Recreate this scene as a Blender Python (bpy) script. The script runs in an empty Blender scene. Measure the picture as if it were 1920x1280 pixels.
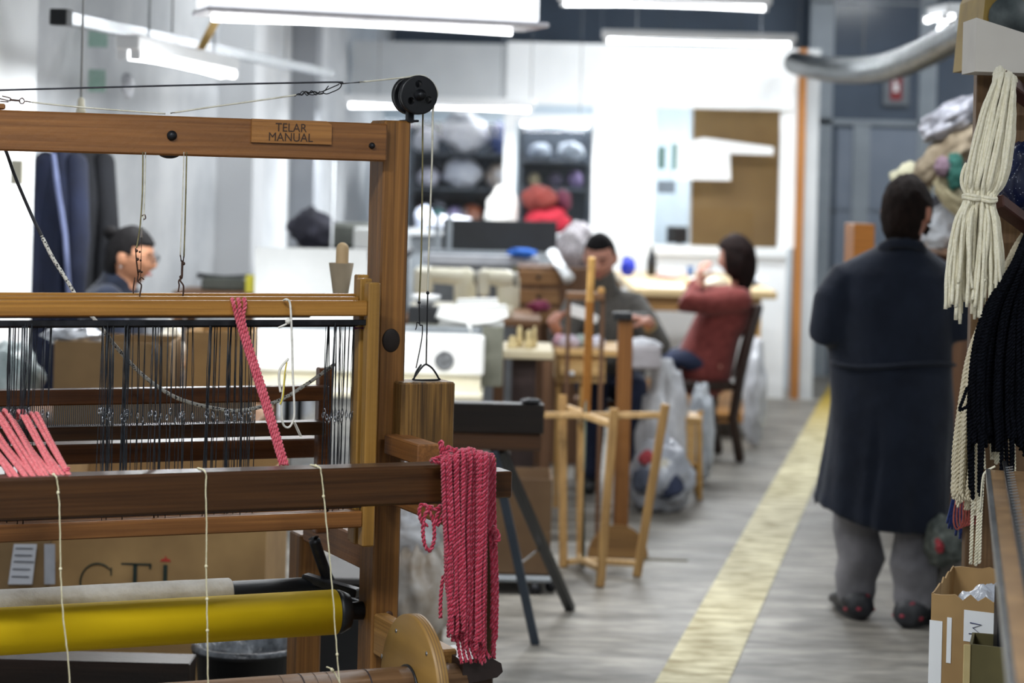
import bpy, bmesh, math, random
from mathutils import Vector, Matrix, noise
random.seed(7)
PI = math.pi
SC = bpy.context.scene
COL = SC.collection
F, CX, H0, ROLL, CH = 4200.0, 960.0, 338.0, 0.0255, 1.58
CR, SR = math.cos(ROLL), math.sin(ROLL)

# ---- measuring: a pixel of the photograph at a real distance D from the lens ----
def ray(px, py):
    dx, dy = px - CX, py - H0
    return (dx*CR + dy*SR)/F, -(-dx*SR + dy*CR)/F
def P(px, py, D):
    a, b = ray(px, py)
    return Vector((a*D, D, CH + b*D))
def onfloor(px, py, z=0.0):
    a, b = ray(px, py)
    D = (z - CH)/b
    return Vector((a*D, D, z))

# ---- materials ----
def lin(h):
    h = h.lstrip('#')
    c = [int(h[i:i+2], 16)/255 for i in (0, 2, 4)]
    return tuple((v/12.92 if v <= .04045 else ((v+.055)/1.055)**2.4) for v in c) + (1,)
MATS = {}
def mat(name, c1, c2=None, rough=.6, scale=8, axis=None, metal=0, bump=0, bscale=60, spec=.5, trans=0, detail=3, sheen=0, stretch=14, alpha=1, sub=0):
    if name in MATS: return MATS[name]
    m = bpy.data.materials.new(name); m.use_nodes = True
    nt = m.node_tree; N = nt.nodes; L = nt.links
    b = N['Principled BSDF']
    b.inputs['Roughness'].default_value = rough
    b.inputs['Metallic'].default_value = metal
    b.inputs['Specular IOR Level'].default_value = spec
    b.inputs['Transmission Weight'].default_value = trans
    b.inputs['Sheen Weight'].default_value = sheen
    b.inputs['Alpha'].default_value = alpha
    tc = N.new('ShaderNodeTexCoord'); mp = N.new('ShaderNodeMapping')
    L.new(tc.outputs['Object'], mp.inputs['Vector'])
    s = [scale]*3
    if axis is not None:
        s = [scale*stretch/4]*3; s['XYZ'.index(axis)] = scale/stretch*2
    mp.inputs['Scale'].default_value = s
    if c2 is None: c2 = c1
    no = N.new('ShaderNodeTexNoise'); no.inputs['Detail'].default_value = detail
    no.inputs['Roughness'].default_value = .6
    no.inputs['Scale'].default_value = 1.0
    if axis is not None: no.inputs['Distortion'].default_value = .35
    L.new(mp.outputs[0], no.inputs['Vector'])
    cr = N.new('ShaderNodeValToRGB')
    cr.color_ramp.elements[0].position = .32; cr.color_ramp.elements[1].position = .68
    cr.color_ramp.elements[0].color = lin(c1); cr.color_ramp.elements[1].color = lin(c2)
    L.new(no.outputs['Fac'], cr.inputs[0]); L.new(cr.outputs[0], b.inputs['Base Color'])
    if bump:
        n2 = N.new('ShaderNodeTexNoise'); n2.inputs['Scale'].default_value = bscale; n2.inputs['Detail'].default_value = 4
        L.new(tc.outputs['Object'], n2.inputs['Vector'])
        bp = N.new('ShaderNodeBump'); bp.inputs['Strength'].default_value = bump; bp.inputs['Distance'].default_value = .01
        L.new(n2.outputs['Fac'], bp.inputs['Height']); L.new(bp.outputs[0], b.inputs['Normal'])
    MATS[name] = m
    return m
def wood(name, c1, c2, axis, rough=.5, scale=10, streak=.55):
    if name in MATS: return MATS[name]
    m = mat(name, c1, c2, rough, scale, axis, bump=.08, bscale=90)
    nt = m.node_tree; N = nt.nodes; L = nt.links; b = N['Principled BSDF']
    src = b.inputs['Base Color'].links[0].from_socket; tc = N['Texture Coordinate']
    mp = N.new('ShaderNodeMapping'); s = [scale*14]*3; s['XYZ'.index(axis)] = scale*.22; mp.inputs['Scale'].default_value = s
    L.new(tc.outputs['Object'], mp.inputs[0])
    no = N.new('ShaderNodeTexNoise'); no.inputs['Scale'].default_value = 1; no.inputs['Detail'].default_value = 3; no.inputs['Distortion'].default_value = .6
    L.new(mp.outputs[0], no.inputs['Vector'])
    cr = N.new('ShaderNodeValToRGB'); cr.color_ramp.elements[0].position = .38; cr.color_ramp.elements[1].position = .62
    cr.color_ramp.elements[0].color = (.55, .5, .45, 1); cr.color_ramp.elements[1].color = (1.12, 1.12, 1.12, 1)
    L.new(no.outputs['Fac'], cr.inputs[0])
    mx = N.new('ShaderNodeMix'); mx.data_type = 'RGBA'; mx.blend_type = 'MULTIPLY'; mx.inputs[0].default_value = streak
    L.new(src, mx.inputs[6]); L.new(cr.outputs[0], mx.inputs[7]); L.new(mx.outputs[2], b.inputs['Base Color'])
    return m
def emit(name, c, s):
    if name in MATS: return MATS[name]
    m = bpy.data.materials.new(name); m.use_nodes = True
    b = m.node_tree.nodes['Principled BSDF']
    b.inputs['Base Color'].default_value = lin(c)
    b.inputs['Emission Color'].default_value = lin(c); b.inputs['Emission Strength'].default_value = s
    MATS[name] = m
    return m

# ---- mesh building ----
def basis(d):
    d = d.normalized()
    up = Vector((0, 0, 1)) if abs(d.z) < .95 else Vector((1, 0, 0))
    x = d.cross(up).normalized()
    return x, x.cross(d).normalized()
class MB:
    def __init__(s): s.v = []; s.f = []; s.smooth = []; s.mi = []; s.cur = 0
    def add(s, vs, fs, sm=False):
        o = len(s.v)
        s.v += [Vector(v) for v in vs]
        s.f += [tuple(i+o for i in f) for f in fs]
        s.smooth += [sm]*len(fs); s.mi += [s.cur]*len(fs)
        return s
    def hexa(s, p):     # eight corners: bottom four, top four
        return s.add(p, [(0,3,2,1),(4,5,6,7),(0,1,5,4),(1,2,6,5),(2,3,7,6),(3,0,4,7)])
    def box(s, x0, x1, y0, y1, z0, z1, bev=.003):
        if x1 < x0: x0, x1 = x1, x0
        if y1 < y0: y0, y1 = y1, y0
        if z1 < z0: z0, z1 = z1, z0
        m = min(x1-x0, y1-y0, z1-z0)
        b = min(bev, m*.3)
        if b <= 0:
            return s.hexa([(x0,y0,z0),(x1,y0,z0),(x1,y1,z0),(x0,y1,z0),(x0,y0,z1),(x1,y0,z1),(x1,y1,z1),(x0,y1,z1)])
        vs = []; idx = {}
        for cx in (0,1):
            for cy in (0,1):
                for cz in (0,1):
                    X, Y, Z = (x0,x1)[cx], (y0,y1)[cy], (z0,z1)[cz]
                    dx, dy, dz = (b,-b)[cx], (b,-b)[cy], (b,-b)[cz]
                    for k, p in enumerate(((X, Y+dy, Z+dz), (X+dx, Y, Z+dz), (X+dx, Y+dy, Z))):
                        idx[(cx,cy,cz,k)] = len(vs); vs.append(p)
        fs = []
        I = lambda x,y,z,k: idx[(x,y,z,k)]
        for c in (0,1):
            q = [I(c,0,0,0), I(c,1,0,0), I(c,1,1,0), I(c,0,1,0)]; fs.append(q if c else q[::-1])
            q = [I(0,c,0,1), I(0,c,1,1), I(1,c,1,1), I(1,c,0,1)]; fs.append(q if c else q[::-1])
            q = [I(0,0,c,2), I(1,0,c,2), I(1,1,c,2), I(0,1,c,2)]; fs.append(q if c else q[::-1])
        for a in (0,1):
            for c in (0,1):
                q = [I(0,a,c,1), I(1,a,c,1), I(1,a,c,2), I(0,a,c,2)]; fs.append(q if a == c else q[::-1])
                q = [I(a,0,c,0), I(a,1,c,0), I(a,1,c,2), I(a,0,c,2)]; fs.append(q[::-1] if a == c else q)
                q = [I(a,c,0,0), I(a,c,1,0), I(a,c,1,1), I(a,c,0,1)]; fs.append(q if a == c else q[::-1])
        for cx in (0,1):
            for cy in (0,1):
                for cz in (0,1):
                    q = [I(cx,cy,cz,0), I(cx,cy,cz,1), I(cx,cy,cz,2)]
                    fs.append(q if (cx+cy+cz) % 2 else q[::-1])
        return s.add(vs, fs)
    def beam(s, a, b, w, h, tw=0, bev=.003):   # square bar from a to b
        a, b = Vector(a), Vector(b); d = b-a; x, y = basis(d)
        m = MB().box(-w/2, w/2, -h/2, h/2, 0, d.length, bev)
        M = Matrix((x, y, d.normalized())).transposed().to_4x4(); M.translation = a
        if tw: M = M @ Matrix.Rotation(tw, 4, 'Z')
        return s.add([M @ v for v in m.v], m.f)
    def tube(s, pts, r, n=8, caps=True, closed=False, flat=1, sm=True):
        pts = [Vector(p) for p in pts]; k = len(pts)
        rs = r if isinstance(r, (list, tuple)) else [r]*k
        vs = []; fs = []; x = None
        for i, p in enumerate(pts):
            if closed: d = pts[(i+1) % k]-pts[i-1]
            else: d = pts[min(i+1, k-1)]-pts[max(i-1, 0)]
            if d.length < 1e-9: d = Vector((0, 0, 1))
            d.normalize()
            if x is None: x, y = basis(d)
            else:
                x = (x-d*x.dot(d))
                if x.length < 1e-6: x, _ = basis(d)
                x.normalize(); y = d.cross(x)
            for j in range(n):
                a = 2*PI*j/n
                vs.append(p + x*math.cos(a)*rs[i] + y*math.sin(a)*rs[i]*flat)
        m = k if closed else k-1
        for i in range(m):
            for j in range(n):
                a, b = i*n+j, i*n+(j+1) % n; c = ((i+1) % k)*n
                fs.append((a, b, c+(j+1) % n, c+j))
        if caps and not closed:
            fs.append(tuple(range(n))[::-1]); fs.append(tuple((k-1)*n+j for j in range(n)))
        return s.add(vs, fs, sm)
    def limb(s, pts, rs, n=16, fl=None, up=None):   # rounded closed tube, radii (rx, ry) or r
        pts = [Vector(p) for p in pts]; k = len(pts)
        P2, R2 = [], []
        g = lambda r: r if isinstance(r, (tuple, list)) else (r, r)
        d0 = (pts[0]-pts[1]).normalized(); d1 = (pts[-1]-pts[-2]).normalized()
        r0, r1 = g(rs[0]), g(rs[-1])
        for q in (.98, .85, .5):
            e = math.sqrt(1-q*q); P2.append(pts[0]+d0*min(r0)*q); R2.append((r0[0]*e, r0[1]*e))
        for i in range(k):
            P2.append(pts[i]); R2.append(g(rs[i]))
        for q in (.5, .85, .98):
            e = math.sqrt(1-q*q); P2.append(pts[-1]+d1*min(r1)*q); R2.append((r1[0]*e, r1[1]*e))
        vs = []; fs = []; x = None; kk = len(P2)
        for i, p in enumerate(P2):
            d = (P2[min(i+1, kk-1)]-P2[max(i-1, 0)]).normalized()
            if x is None:
                if up is not None: x = Vector(up); x = (x-d*x.dot(d)).normalized()
                else: x, _ = basis(d)
            else:
                x = (x-d*x.dot(d)).normalized()
            y = d.cross(x)
            for j in range(n):
                a = 2*PI*j/n; vs.append(p+x*math.cos(a)*R2[i][0]+y*math.sin(a)*R2[i][1])
        for i in range(kk-1):
            for j in range(n):
                fs.append((i*n+j, i*n+(j+1) % n, (i+1)*n+(j+1) % n, (i+1)*n+j))
        fs.append(tuple(range(n))[::-1]); fs.append(tuple((kk-1)*n+j for j in range(n)))
        return s.add(vs, fs, True)
    def lathe(s, prof, o=(0,0,0), axis=(0,0,1), n=32, caps=True, sm=True):   # prof: (r, h)
        o = Vector(o); ax = Vector(axis).normalized(); x, y = basis(ax)
        vs = []; fs = []
        for r, h in prof:
            for j in range(n):
                a = 2*PI*j/n; vs.append(o+ax*h+(x*math.cos(a)+y*math.sin(a))*r)
        k = len(prof)
        for i in range(k-1):
            for j in range(n):
                fs.append((i*n+j, i*n+(j+1) % n, (i+1)*n+(j+1) % n, (i+1)*n+j))
        if caps:
            fs.append(tuple(range(n))[::-1]); fs.append(tuple((k-1)*n+j for j in range(n)))
        return s.add(vs, fs, sm)
    def rings(s, rs, sm=True, caps=True):   # rs: list of equal-length vertex rings
        n = len(rs[0]); vs = [v for r in rs for v in r]; fs = []
        for i in range(len(rs)-1):
            for j in range(n): fs.append((i*n+j, i*n+(j+1) % n, (i+1)*n+(j+1) % n, (i+1)*n+j))
        if caps: fs.append(tuple(range(n))[::-1]); fs.append(tuple((len(rs)-1)*n+j for j in range(n)))
        return s.add(vs, fs, sm)
    def prism(s, poly, a, b):    # poly: list of 3-D points, extruded by vector b-a
        d = Vector(b)-Vector(a); n = len(poly)
        vs = [Vector(p) for p in poly]+[Vector(p)+d for p in poly]
        fs = [tuple(range(n))[::-1], tuple(range(n, 2*n))]+[(i, (i+1) % n, (i+1) % n+n, i+n) for i in range(n)]
        return s.add(vs, fs)
    def ball(s, c, r, n=16, m=10, f=None, sm=True):    # r: radius or (rx,ry,rz); f: displacement(direction)->scale
        c = Vector(c); r = r if isinstance(r, (tuple, list)) else (r, r, r)
        vs = [];  fs = []
        def pt(t, p):
            d = Vector((math.sin(t)*math.cos(p), math.sin(t)*math.sin(p), math.cos(t)))
            k = f(d) if f else 1
            return c+Vector((d.x*r[0], d.y*r[1], d.z*r[2]))*k
        vs.append(pt(0, 0))
        for i in range(1, m):
            for j in range(n): vs.append(pt(PI*i/m, 2*PI*j/n))
        vs.append(pt(PI, 0))
        for j in range(n): fs.append((0, 1+j, 1+(j+1) % n))
        for i in range(m-2):
            for j in range(n):
                a = 1+i*n; fs.append((a+j, a+n+j, a+n+(j+1) % n, a+(j+1) % n))
        a = 1+(m-2)*n; e = len(vs)-1
        for j in range(n): fs.append((a+j, e, a+(j+1) % n))
        return s.add(vs, fs, sm)
    def blob(s, c, r, amp=.2, fr=2.2, seed=0, n=28, m=18, floor=None):
        def f(d):
            q = d*fr+Vector((seed*7.3, seed*3.1, seed))
            return 1+amp*noise.noise(q)*1.4+amp*.5*noise.noise(q*2.7)+amp*.25*noise.noise(q*6)
        k = len(s.v); s.ball(c, r, n, m, f)
        if floor is not None:
            for v in s.v[k:]:
                if v.z < floor: v.z = floor
        return s
    def xf(s, M, k=0):
        for i in range(k, len(s.v)): s.v[i] = M @ s.v[i]
        return s
    def mesh(s, name, material):
        me = bpy.data.meshes.new(name)
        me.from_pydata([tuple(v) for v in s.v], [], s.f)
        me.polygons.foreach_set('use_smooth', s.smooth)
        me.update()
        if material:
            for q in (material if isinstance(material, (list, tuple)) else [material]): me.materials.append(q)
            if any(s.mi): me.polygons.foreach_set('material_index', s.mi)
        return me
def props(o, label=None, cat=None, group=None, kind=None):
    if label: o['label'] = label
    if cat: o['category'] = cat
    if group: o['group'] = group
    if kind: o['kind'] = kind
    return o
WM = {}      # the world matrix of each thing
def empty(name, loc, rz=0, label=None, cat=None, group=None, kind=None):
    o = bpy.data.objects.new(name, None); o.empty_display_size = .1
    o.location = loc; o.rotation_euler = (0, 0, rz); COL.objects.link(o)
    WM[o.name] = Matrix.Translation(Vector(loc)) @ Matrix.Rotation(rz, 4, 'Z')
    return props(o, label, cat, group, kind)
def part(name, mb, m, parent, local=False, label=None, kind=None):
    """one mesh under a thing; geometry given in the world unless local"""
    M = WM.get(parent.name, Matrix.Identity(4))
    if not local:
        Mi = M.inverted(); mb = MB().add([Mi @ v for v in mb.v], mb.f) if False else mb
        me = mb.mesh(name, m); me.transform(Mi)
    else: me = mb.mesh(name, m)
    o = bpy.data.objects.new(name, me); COL.objects.link(o); o.parent = parent
    WM[o.name] = M
    return props(o, label, kind=kind)
def single(name, mb, m, label=None, cat=None, group=None, kind=None):
    xs = [v.x for v in mb.v]; ys = [v.y for v in mb.v]; zs = [v.z for v in mb.v]
    c = Vector(((min(xs)+max(xs))/2, (min(ys)+max(ys))/2, min(zs)))
    me = mb.mesh(name, m); me.transform(Matrix.Translation(-c))
    o = bpy.data.objects.new(name, me); o.location = c; COL.objects.link(o)
    WM[o.name] = Matrix.Translation(c)
    return props(o, label, cat, group, kind)
def struct(name, mb, m): return single(name, mb, m, kind='structure')
def addmod(o, t, **k):
    md = o.modifiers.new(t.title(), t)
    for a, b in k.items(): setattr(md, a, b)
    return md
def organic(o, vox, it=3):
    """weld the overlapping shells of a body or garment into one continuous surface"""
    addmod(o, 'REMESH', mode='VOXEL', voxel_size=vox, use_smooth_shade=True)
    addmod(o, 'SMOOTH', factor=.5, iterations=it)
    dg = bpy.context.evaluated_depsgraph_get(); dg.update()
    me = bpy.data.meshes.new_from_object(o.evaluated_get(dg)); me.name = o.data.name
    o.modifiers.clear(); old = o.data; o.data = me; bpy.data.meshes.remove(old)
    return o
def kids(o): return [c for c in bpy.data.objects if c.parent == o]
def copy_tree(o, parent=None, loc=None, rz=None, label=None):
    c = o.copy(); COL.objects.link(c); c.parent = parent
    if loc is not None: c.location = loc
    if rz is not None: c.rotation_euler = (0, 0, rz)
    if label: c['label'] = label
    for ch in kids(o): copy_tree(ch, c)
    return c
def smooth(pts, k=6, closed=False):     # Catmull-Rom
    pts = [Vector(p) for p in pts]; out = []; n = len(pts)
    for i in range(n if closed else n-1):
        g = (lambda j: pts[j % n]) if closed else (lambda j: pts[max(0, min(n-1, j))])
        a, b, c, d = g(i-1), g(i), g(i+1), g(i+2)
        for q in range(k):
            t = q/k
            out.append(.5*((2*b)+(c-a)*t+(2*a-5*b+4*c-d)*t*t+(3*b-a-3*c+d)*t**3))
    if not closed: out.append(pts[-1])
    return out
def resample(pts, step):
    out = [pts[0].copy()]; need = step
    for a, b in zip(pts, pts[1:]):
        L = (b-a).length; t = need
        while t <= L and L > 0: out.append(a.lerp(b, t/L)); t += step
        need = t-L
    return out
def ply(mb, path, r, pitch, strands=2, sides=5, per=6, ph=0, marl=False):
    """plied yarn: strands wound round the path"""
    pts = resample(path, pitch/per)
    if len(pts) < 3: return mb
    fr = []; x = None
    for i, p in enumerate(pts):
        d = (pts[min(i+1, len(pts)-1)]-pts[max(i-1, 0)]).normalized()
        if x is None: x, y = basis(d)
        else: x = (x-d*x.dot(d)).normalized(); y = d.cross(x)
        fr.append((x, y))
    for s_ in range(strands):
        q = []
        for i, p in enumerate(pts):
            a = 2*PI*(i/per+s_/strands)+ph
            q.append(p+(fr[i][0]*math.cos(a)+fr[i][1]*math.sin(a))*r*.56)
        mb.cur = s_ % 2 if marl else 0
        mb.tube(q, r*.54, sides)
    mb.cur = 0
    return mb
def text_part(name, body, size, m, parent, M, ext=.0006, font_scale=(1, 1), spacing=1):
    cu = bpy.data.curves.new(name, 'FONT'); cu.body = body; cu.size = size; cu.extrude = ext
    cu.align_x = 'CENTER'; cu.align_y = 'CENTER'; cu.space_character = spacing
    t = bpy.data.objects.new(name+'_src', cu); COL.objects.link(t)
    dg = bpy.context.evaluated_depsgraph_get(); dg.update()
    me = bpy.data.meshes.new_from_object(t.evaluated_get(dg)); bpy.data.objects.remove(t)
    me.name = name; me.transform(Matrix.Diagonal((font_scale[0], font_scale[1], 1, 1)))
    W = WM.get(parent.name, Matrix.Identity(4))
    me.transform(W.inverted() @ M); me.materials.clear(); me.materials.append(m)
    o = bpy.data.objects.new(name, me); COL.objects.link(o); o.parent = parent; WM[o.name] = W
    return o
# ---------------- camera ----------------
cam = bpy.data.cameras.new('camera'); co = bpy.data.objects.new('camera', cam); COL.objects.link(co)
cam.sensor_width = 36; cam.lens = F/1920*36; cam.shift_y = -(640-H0)/1920
co.matrix_world = Matrix.Translation((0, 0, CH)) @ Matrix.Rotation(PI/2, 4, 'X') @ Matrix.Rotation(ROLL, 4, 'Z')
cam.clip_start = .05
cam.dof.use_dof = True; cam.dof.focus_distance = 4.75; cam.dof.aperture_fstop = 3.4
SC.camera = co
SC.view_settings.view_transform = 'Standard'; SC.view_settings.look = 'None'
SC.view_settings.gamma = 1; SC.view_settings.use_curve_mapping = False
SC.view_settings.exposure = 0.0
w = bpy.data.worlds.new('world'); SC.world = w; w.use_nodes = True
w.node_tree.nodes['Background'].inputs[0].default_value = (.75, .85, 1, 1)
w.node_tree.nodes['Background'].inputs[1].default_value = .3

# ---------------- materials of the setting ----------------
M_white = mat('white_paint', '#e6e9ea', '#f2f4f5', .55, 1.5)
M_wall = mat('limewashed_wall', '#b9bdc2', '#ebedef', .8, 1.3, detail=8, bump=.15, bscale=9)
M_wallg = mat('grey_panel', '#b9bdc0', '#cdd0d2', .6, 1.2)
M_dark = mat('dark_blue_wall', '#4a5665', '#5d6a7a', .7, .8)
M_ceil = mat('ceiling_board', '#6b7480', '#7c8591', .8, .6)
M_frame = mat('grey_metal_frame', '#868f97', '#979fa7', .4, 3)
M_glassd = mat('dark_pane', '#434d5b', '#566170', .15, .9, spec=.7)
M_sheet = mat('milky_pane', '#717c8b', '#868f9d', .3, 1.2)
M_black = mat('black_plastic', '#141619', '#1f2226', .45, 6)
M_steel = mat('steel', '#a9adb1', '#ced2d5', .24, 8, metal=.9)
M_iron = mat('dark_iron', '#17181b', '#2b2c30', .45, 30, metal=.6)
M_paper = mat('paper', '#eef1f4', '#f8fafb', .7, 4)
M_card = mat('cardboard', '#9a7a50', '#b2905f', .8, 5)
M_cardd = mat('cardboard_dull', '#7d6545', '#8f7450', .85, 4)
M_oak = wood('pale_pine_z', '#b98a48', '#d9ae68', 'Z')
M_oakx = wood('pale_pine_x', '#c69a5c', '#e2bd83', 'X')
M_oaky = wood('pale_pine_y', '#c69a5c', '#e2bd83', 'Y')

def wall_box(x0, x1, y0, y1, z0, z1): return MB().box(x0, x1, y0, y1, z0, z1, 0)
# floor with its worn concrete and the faded yellow lane
def floor_material():
    m = bpy.data.materials.new('concrete_floor'); m.use_nodes = True
    nt = m.node_tree; N = nt.nodes; L = nt.links; b = N['Principled BSDF']
    b.inputs['Roughness'].default_value = .5
    tc = N.new('ShaderNodeTexCoord')
    def nz(scale, sx, sy, detail, lo, hi, c1, c2):
        mp = N.new('ShaderNodeMapping'); mp.inputs['Scale'].default_value = (sx, sy, 1); L.new(tc.outputs['Object'], mp.inputs[0])
        n = N.new('ShaderNodeTexNoise'); n.inputs['Scale'].default_value = scale; n.inputs['Detail'].default_value = detail
        L.new(mp.outputs[0], n.inputs['Vector'])
        r = N.new('ShaderNodeValToRGB'); r.color_ramp.elements[0].position = lo; r.color_ramp.elements[1].position = hi
        r.color_ramp.elements[0].color = c1; r.color_ramp.elements[1].color = c2
        L.new(n.outputs['Fac'], r.inputs[0]); return r
    a = nz(2.2, 1, 2.2, 8, .3, .72, lin('#5c5851'), lin('#9b978f'))
    s = nz(16, .4, 1.5, 10, .40, .62, (.55, .55, .55, 1), (1.18, 1.17, 1.15, 1))
    mx = N.new('ShaderNodeMix'); mx.data_type = 'RGBA'; mx.blend_type = 'MULTIPLY'; mx.inputs[0].default_value = .8
    L.new(a.outputs[0], mx.inputs[6]); L.new(s.outputs[0], mx.inputs[7])
    L.new(mx.outputs[2], b.inputs['Base Color'])
    n3 = N.new('ShaderNodeTexNoise'); n3.inputs['Scale'].default_value = 40; L.new(tc.outputs['Object'], n3.inputs['Vector'])
    bp = N.new('ShaderNodeBump'); bp.inputs['Strength'].default_value = .25; bp.inputs['Distance'].default_value = .004
    L.new(n3.outputs['Fac'], bp.inputs['Height']); L.new(bp.outputs[0], b.inputs['Normal'])
    return m
def lane_material():
    m = bpy.data.materials.new('worn_yellow_paint'); m.use_nodes = True
    nt = m.node_tree; N = nt.nodes; L = nt.links; b = N['Principled BSDF']; b.inputs['Roughness'].default_value = .6
    tc = N.new('ShaderNodeTexCoord')
    mp = N.new('ShaderNodeMapping'); mp.inputs['Scale'].default_value = (1, 2.2, 1); L.new(tc.outputs['Object'], mp.inputs[0])
    n = N.new('ShaderNodeTexNoise'); n.inputs['Scale'].default_value = 7; n.inputs['Detail'].default_value = 10; L.new(mp.outputs[0], n.inputs['Vector'])
    r = N.new('ShaderNodeValToRGB'); r.color_ramp.elements[0].position = .36; r.color_ramp.elements[1].position = .62
    r.color_ramp.elements[0].color = lin('#8f8257'); r.color_ramp.elements[1].color = lin('#cfc7a2')
    L.new(n.outputs['Fac'], r.inputs[0])
    sp = N.new('ShaderNodeSeparateXYZ'); L.new(tc.outputs['Object'], sp.inputs[0])
    mr = N.new('ShaderNodeMapRange'); mr.inputs['From Min'].default_value = 1.0; mr.inputs['From Max'].default_value = 3.5
    mr.clamp = True; L.new(sp.outputs['Y'], mr.inputs['Value'])
    mx = N.new('ShaderNodeMix'); mx.data_type = 'RGBA'; L.new(mr.outputs[0], mx.inputs[0])
    L.new(r.outputs[0], mx.inputs[6]); mx.inputs[7].default_value = lin('#a68c30')     # fresher paint beyond the man
    L.new(mx.outputs[2], b.inputs['Base Color'])
    return m
XR, YB, ZC = 4.6, 19.2, 3.7
def wl(y): return -1.95 + (y-9.5)*.0933          # the left wall's face
struct('floor', wall_box(-4.2, XR+.1, -3, YB+.1, -.1, 0), floor_material())
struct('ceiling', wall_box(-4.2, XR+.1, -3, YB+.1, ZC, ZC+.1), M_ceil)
struct('wall_right', wall_box(XR, XR+.1, -3, YB, 0, ZC), M_wallg)
struct('wall_near', wall_box(-4.2, XR+.1, -3.1, -3, 0, ZC), M_wall)
struct('wall_back', wall_box(-2, XR+.1, YB, YB+.1, 0, ZC), M_dark)
y0, y1 = -3, YB
struct('wall_left', MB().hexa([(wl(y0)-.12, y0, 0), (wl(y0), y0, 0), (wl(y1), y1, 0), (wl(y1)-.12, y1, 0),
      (wl(y0)-.12, y0, ZC), (wl(y0), y0, ZC), (wl(y1), y1, ZC), (wl(y1)-.12, y1, ZC)]), M_wall)
# pillars standing out of the left wall
struct('trim_1', wall_box(wl(8.1)-.05, -1.835, 7.95, 8.6, 0, ZC), M_white)
struct('trim_2', wall_box(wl(12.7)-.05, -1.46, 12.6, 13.2, 0, ZC), mat('pillar_white', '#dddfe2', '#eceef0', .7, 1))
struct('trim_3', wall_box(wl(14.8)-.05, -1.30, 14.7, 15.1, 0, ZC), mat('pillar_grey', '#8b8f95', '#a9acb1', .7, 1))
# lane on the floor
pl = [onfloor(x, y, .002) for x, y in ((1228, 1280), (1325, 1280), (1560, 800), (1509, 800))]
dl = (pl[3]-pl[0]).normalized(); dr = (pl[2]-pl[1]).normalized()
near = [pl[0]-dl*2.2, pl[1]-dr*2.2]; far = [pl[3]+dl*6.6, pl[2]+dr*6.6]
near[1] = near[0]+(pl[1]-pl[0]).normalized()*.235; far[1] = far[0]+Vector((.235, 0, 0))
lane = MB().add([near[0], near[1], far[1], far[0]]+[v+Vector((0, 0, .001)) for v in (near[0], near[1], far[1], far[0])],
    [(4,5,6,7), (0,1,5,4), (1,2,6,5), (2,3,7,6), (3,0,4,7), (3,2,1,0)])
struct('trim_4', lane, lane_material())

# ---------------- partition with its office windows ----------------
YP = 16.8
def XP(px, D=YP): return (px-960+SR*0)/4200*D
def ZP(py, px=1200, D=YP): return P(px, py, D).z
zt = 2.62; zw1 = ZP(200, 1200); zw0 = ZP(462, 1340); zw0l = ZP(425, 1000)
xa, xb, xc, xd, xe, xf, xg = XP(650), XP(945), XP(1110), XP(1225), XP(1460), XP(1480), XP(1492)
pb = MB()
pb.box(xb, xg, YP, YP+.1, zw1, zt, 0)
pb.box(xb, XP(1110), YP, YP+.1, 0, zw0l, 0)
pb.box(XP(1110), XP(1222), YP, YP+.1, 0, zw1, 0)
pb.box(XP(1222), XP(1478), YP, YP+.1, 0, zw0, 0)
pb.box(XP(1462), xg, YP, YP+.1, zw0, zw1, 0)
struct('wall_partition', pb, mat('partition_white', '#eceff1', '#f6f8f9', .5, 2))
pl_ = MB().box(XP(655), xb, YP+.02, YP+.1, ZP(207, 800), zt-.02, 0)
pl_.box(XP(655), xb, YP+.02, YP+.1, 0, ZP(428, 800), 0)
struct('wall_partition_left', pl_, M_wallg)
pm = MB().box(XP(943), XP(965), YP-.03, YP+.12, zw0l, zw1, 0)
pm.box(XP(1193), XP(1226), YP-.03, YP-.001, 0, zw1, 0); pm.box(XP(1222), XP(1478), YP-.04, YP-.001, zw0-.07, zw0, 0)
pm.box(XP(1226), XP(1478), YP-.03, YP-.001, zw1, zw1+.04, 0)
struct('trim_5', pm, M_white)
struct('trim_6', wall_box(xg+.002, xg+.055, YP-.05, YP+.12, 0, zt), wood('orange_pine', '#a5682c', '#c18443', 'Z'))
struct('wall_partition_side', wall_box(xg+.057, xg+.16, YP-.02, YB-.002, 0, zt), M_wallg)
struct('wall_office_back', wall_box(XP(655), xg, 18.75, 18.83, 0, zt), mat('office_blue', '#b7c7d3', '#c5d3dd', .6, 2))
def glass(name):
    if name in MATS: return MATS[name]
    m = bpy.data.materials.new(name); m.use_nodes = True; nt = m.node_tree; N = nt.nodes; L = nt.links
    N.remove(N['Principled BSDF'])
    t = N.new('ShaderNodeBsdfTransparent'); g = N.new('ShaderNodeBsdfGlossy'); g.inputs['Roughness'].default_value = .03
    fr = N.new('ShaderNodeFresnel'); fr.inputs[0].default_value = 1.45; mx = N.new('ShaderNodeMixShader')
    L.new(fr.outputs[0], mx.inputs[0]); L.new(t.outputs[0], mx.inputs[1]); L.new(g.outputs[0], mx.inputs[2])
    L.new(mx.outputs[0], N['Material Output'].inputs[0]); MATS[name] = m; return m
M_glass = glass('window_glass')
struct('window_1', wall_box(XP(657), XP(943), YP+.05, YP+.056, ZP(428, 800), ZP(207, 800)), M_glass)
struct('window_2', wall_box(XP(966), XP(1109), YP+.05, YP+.056, zw0l, zw1), M_glass)
struct('window_3', wall_box(XP(1224), XP(1461), YP+.05, YP+.056, zw0, zw1), M_glass)

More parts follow.
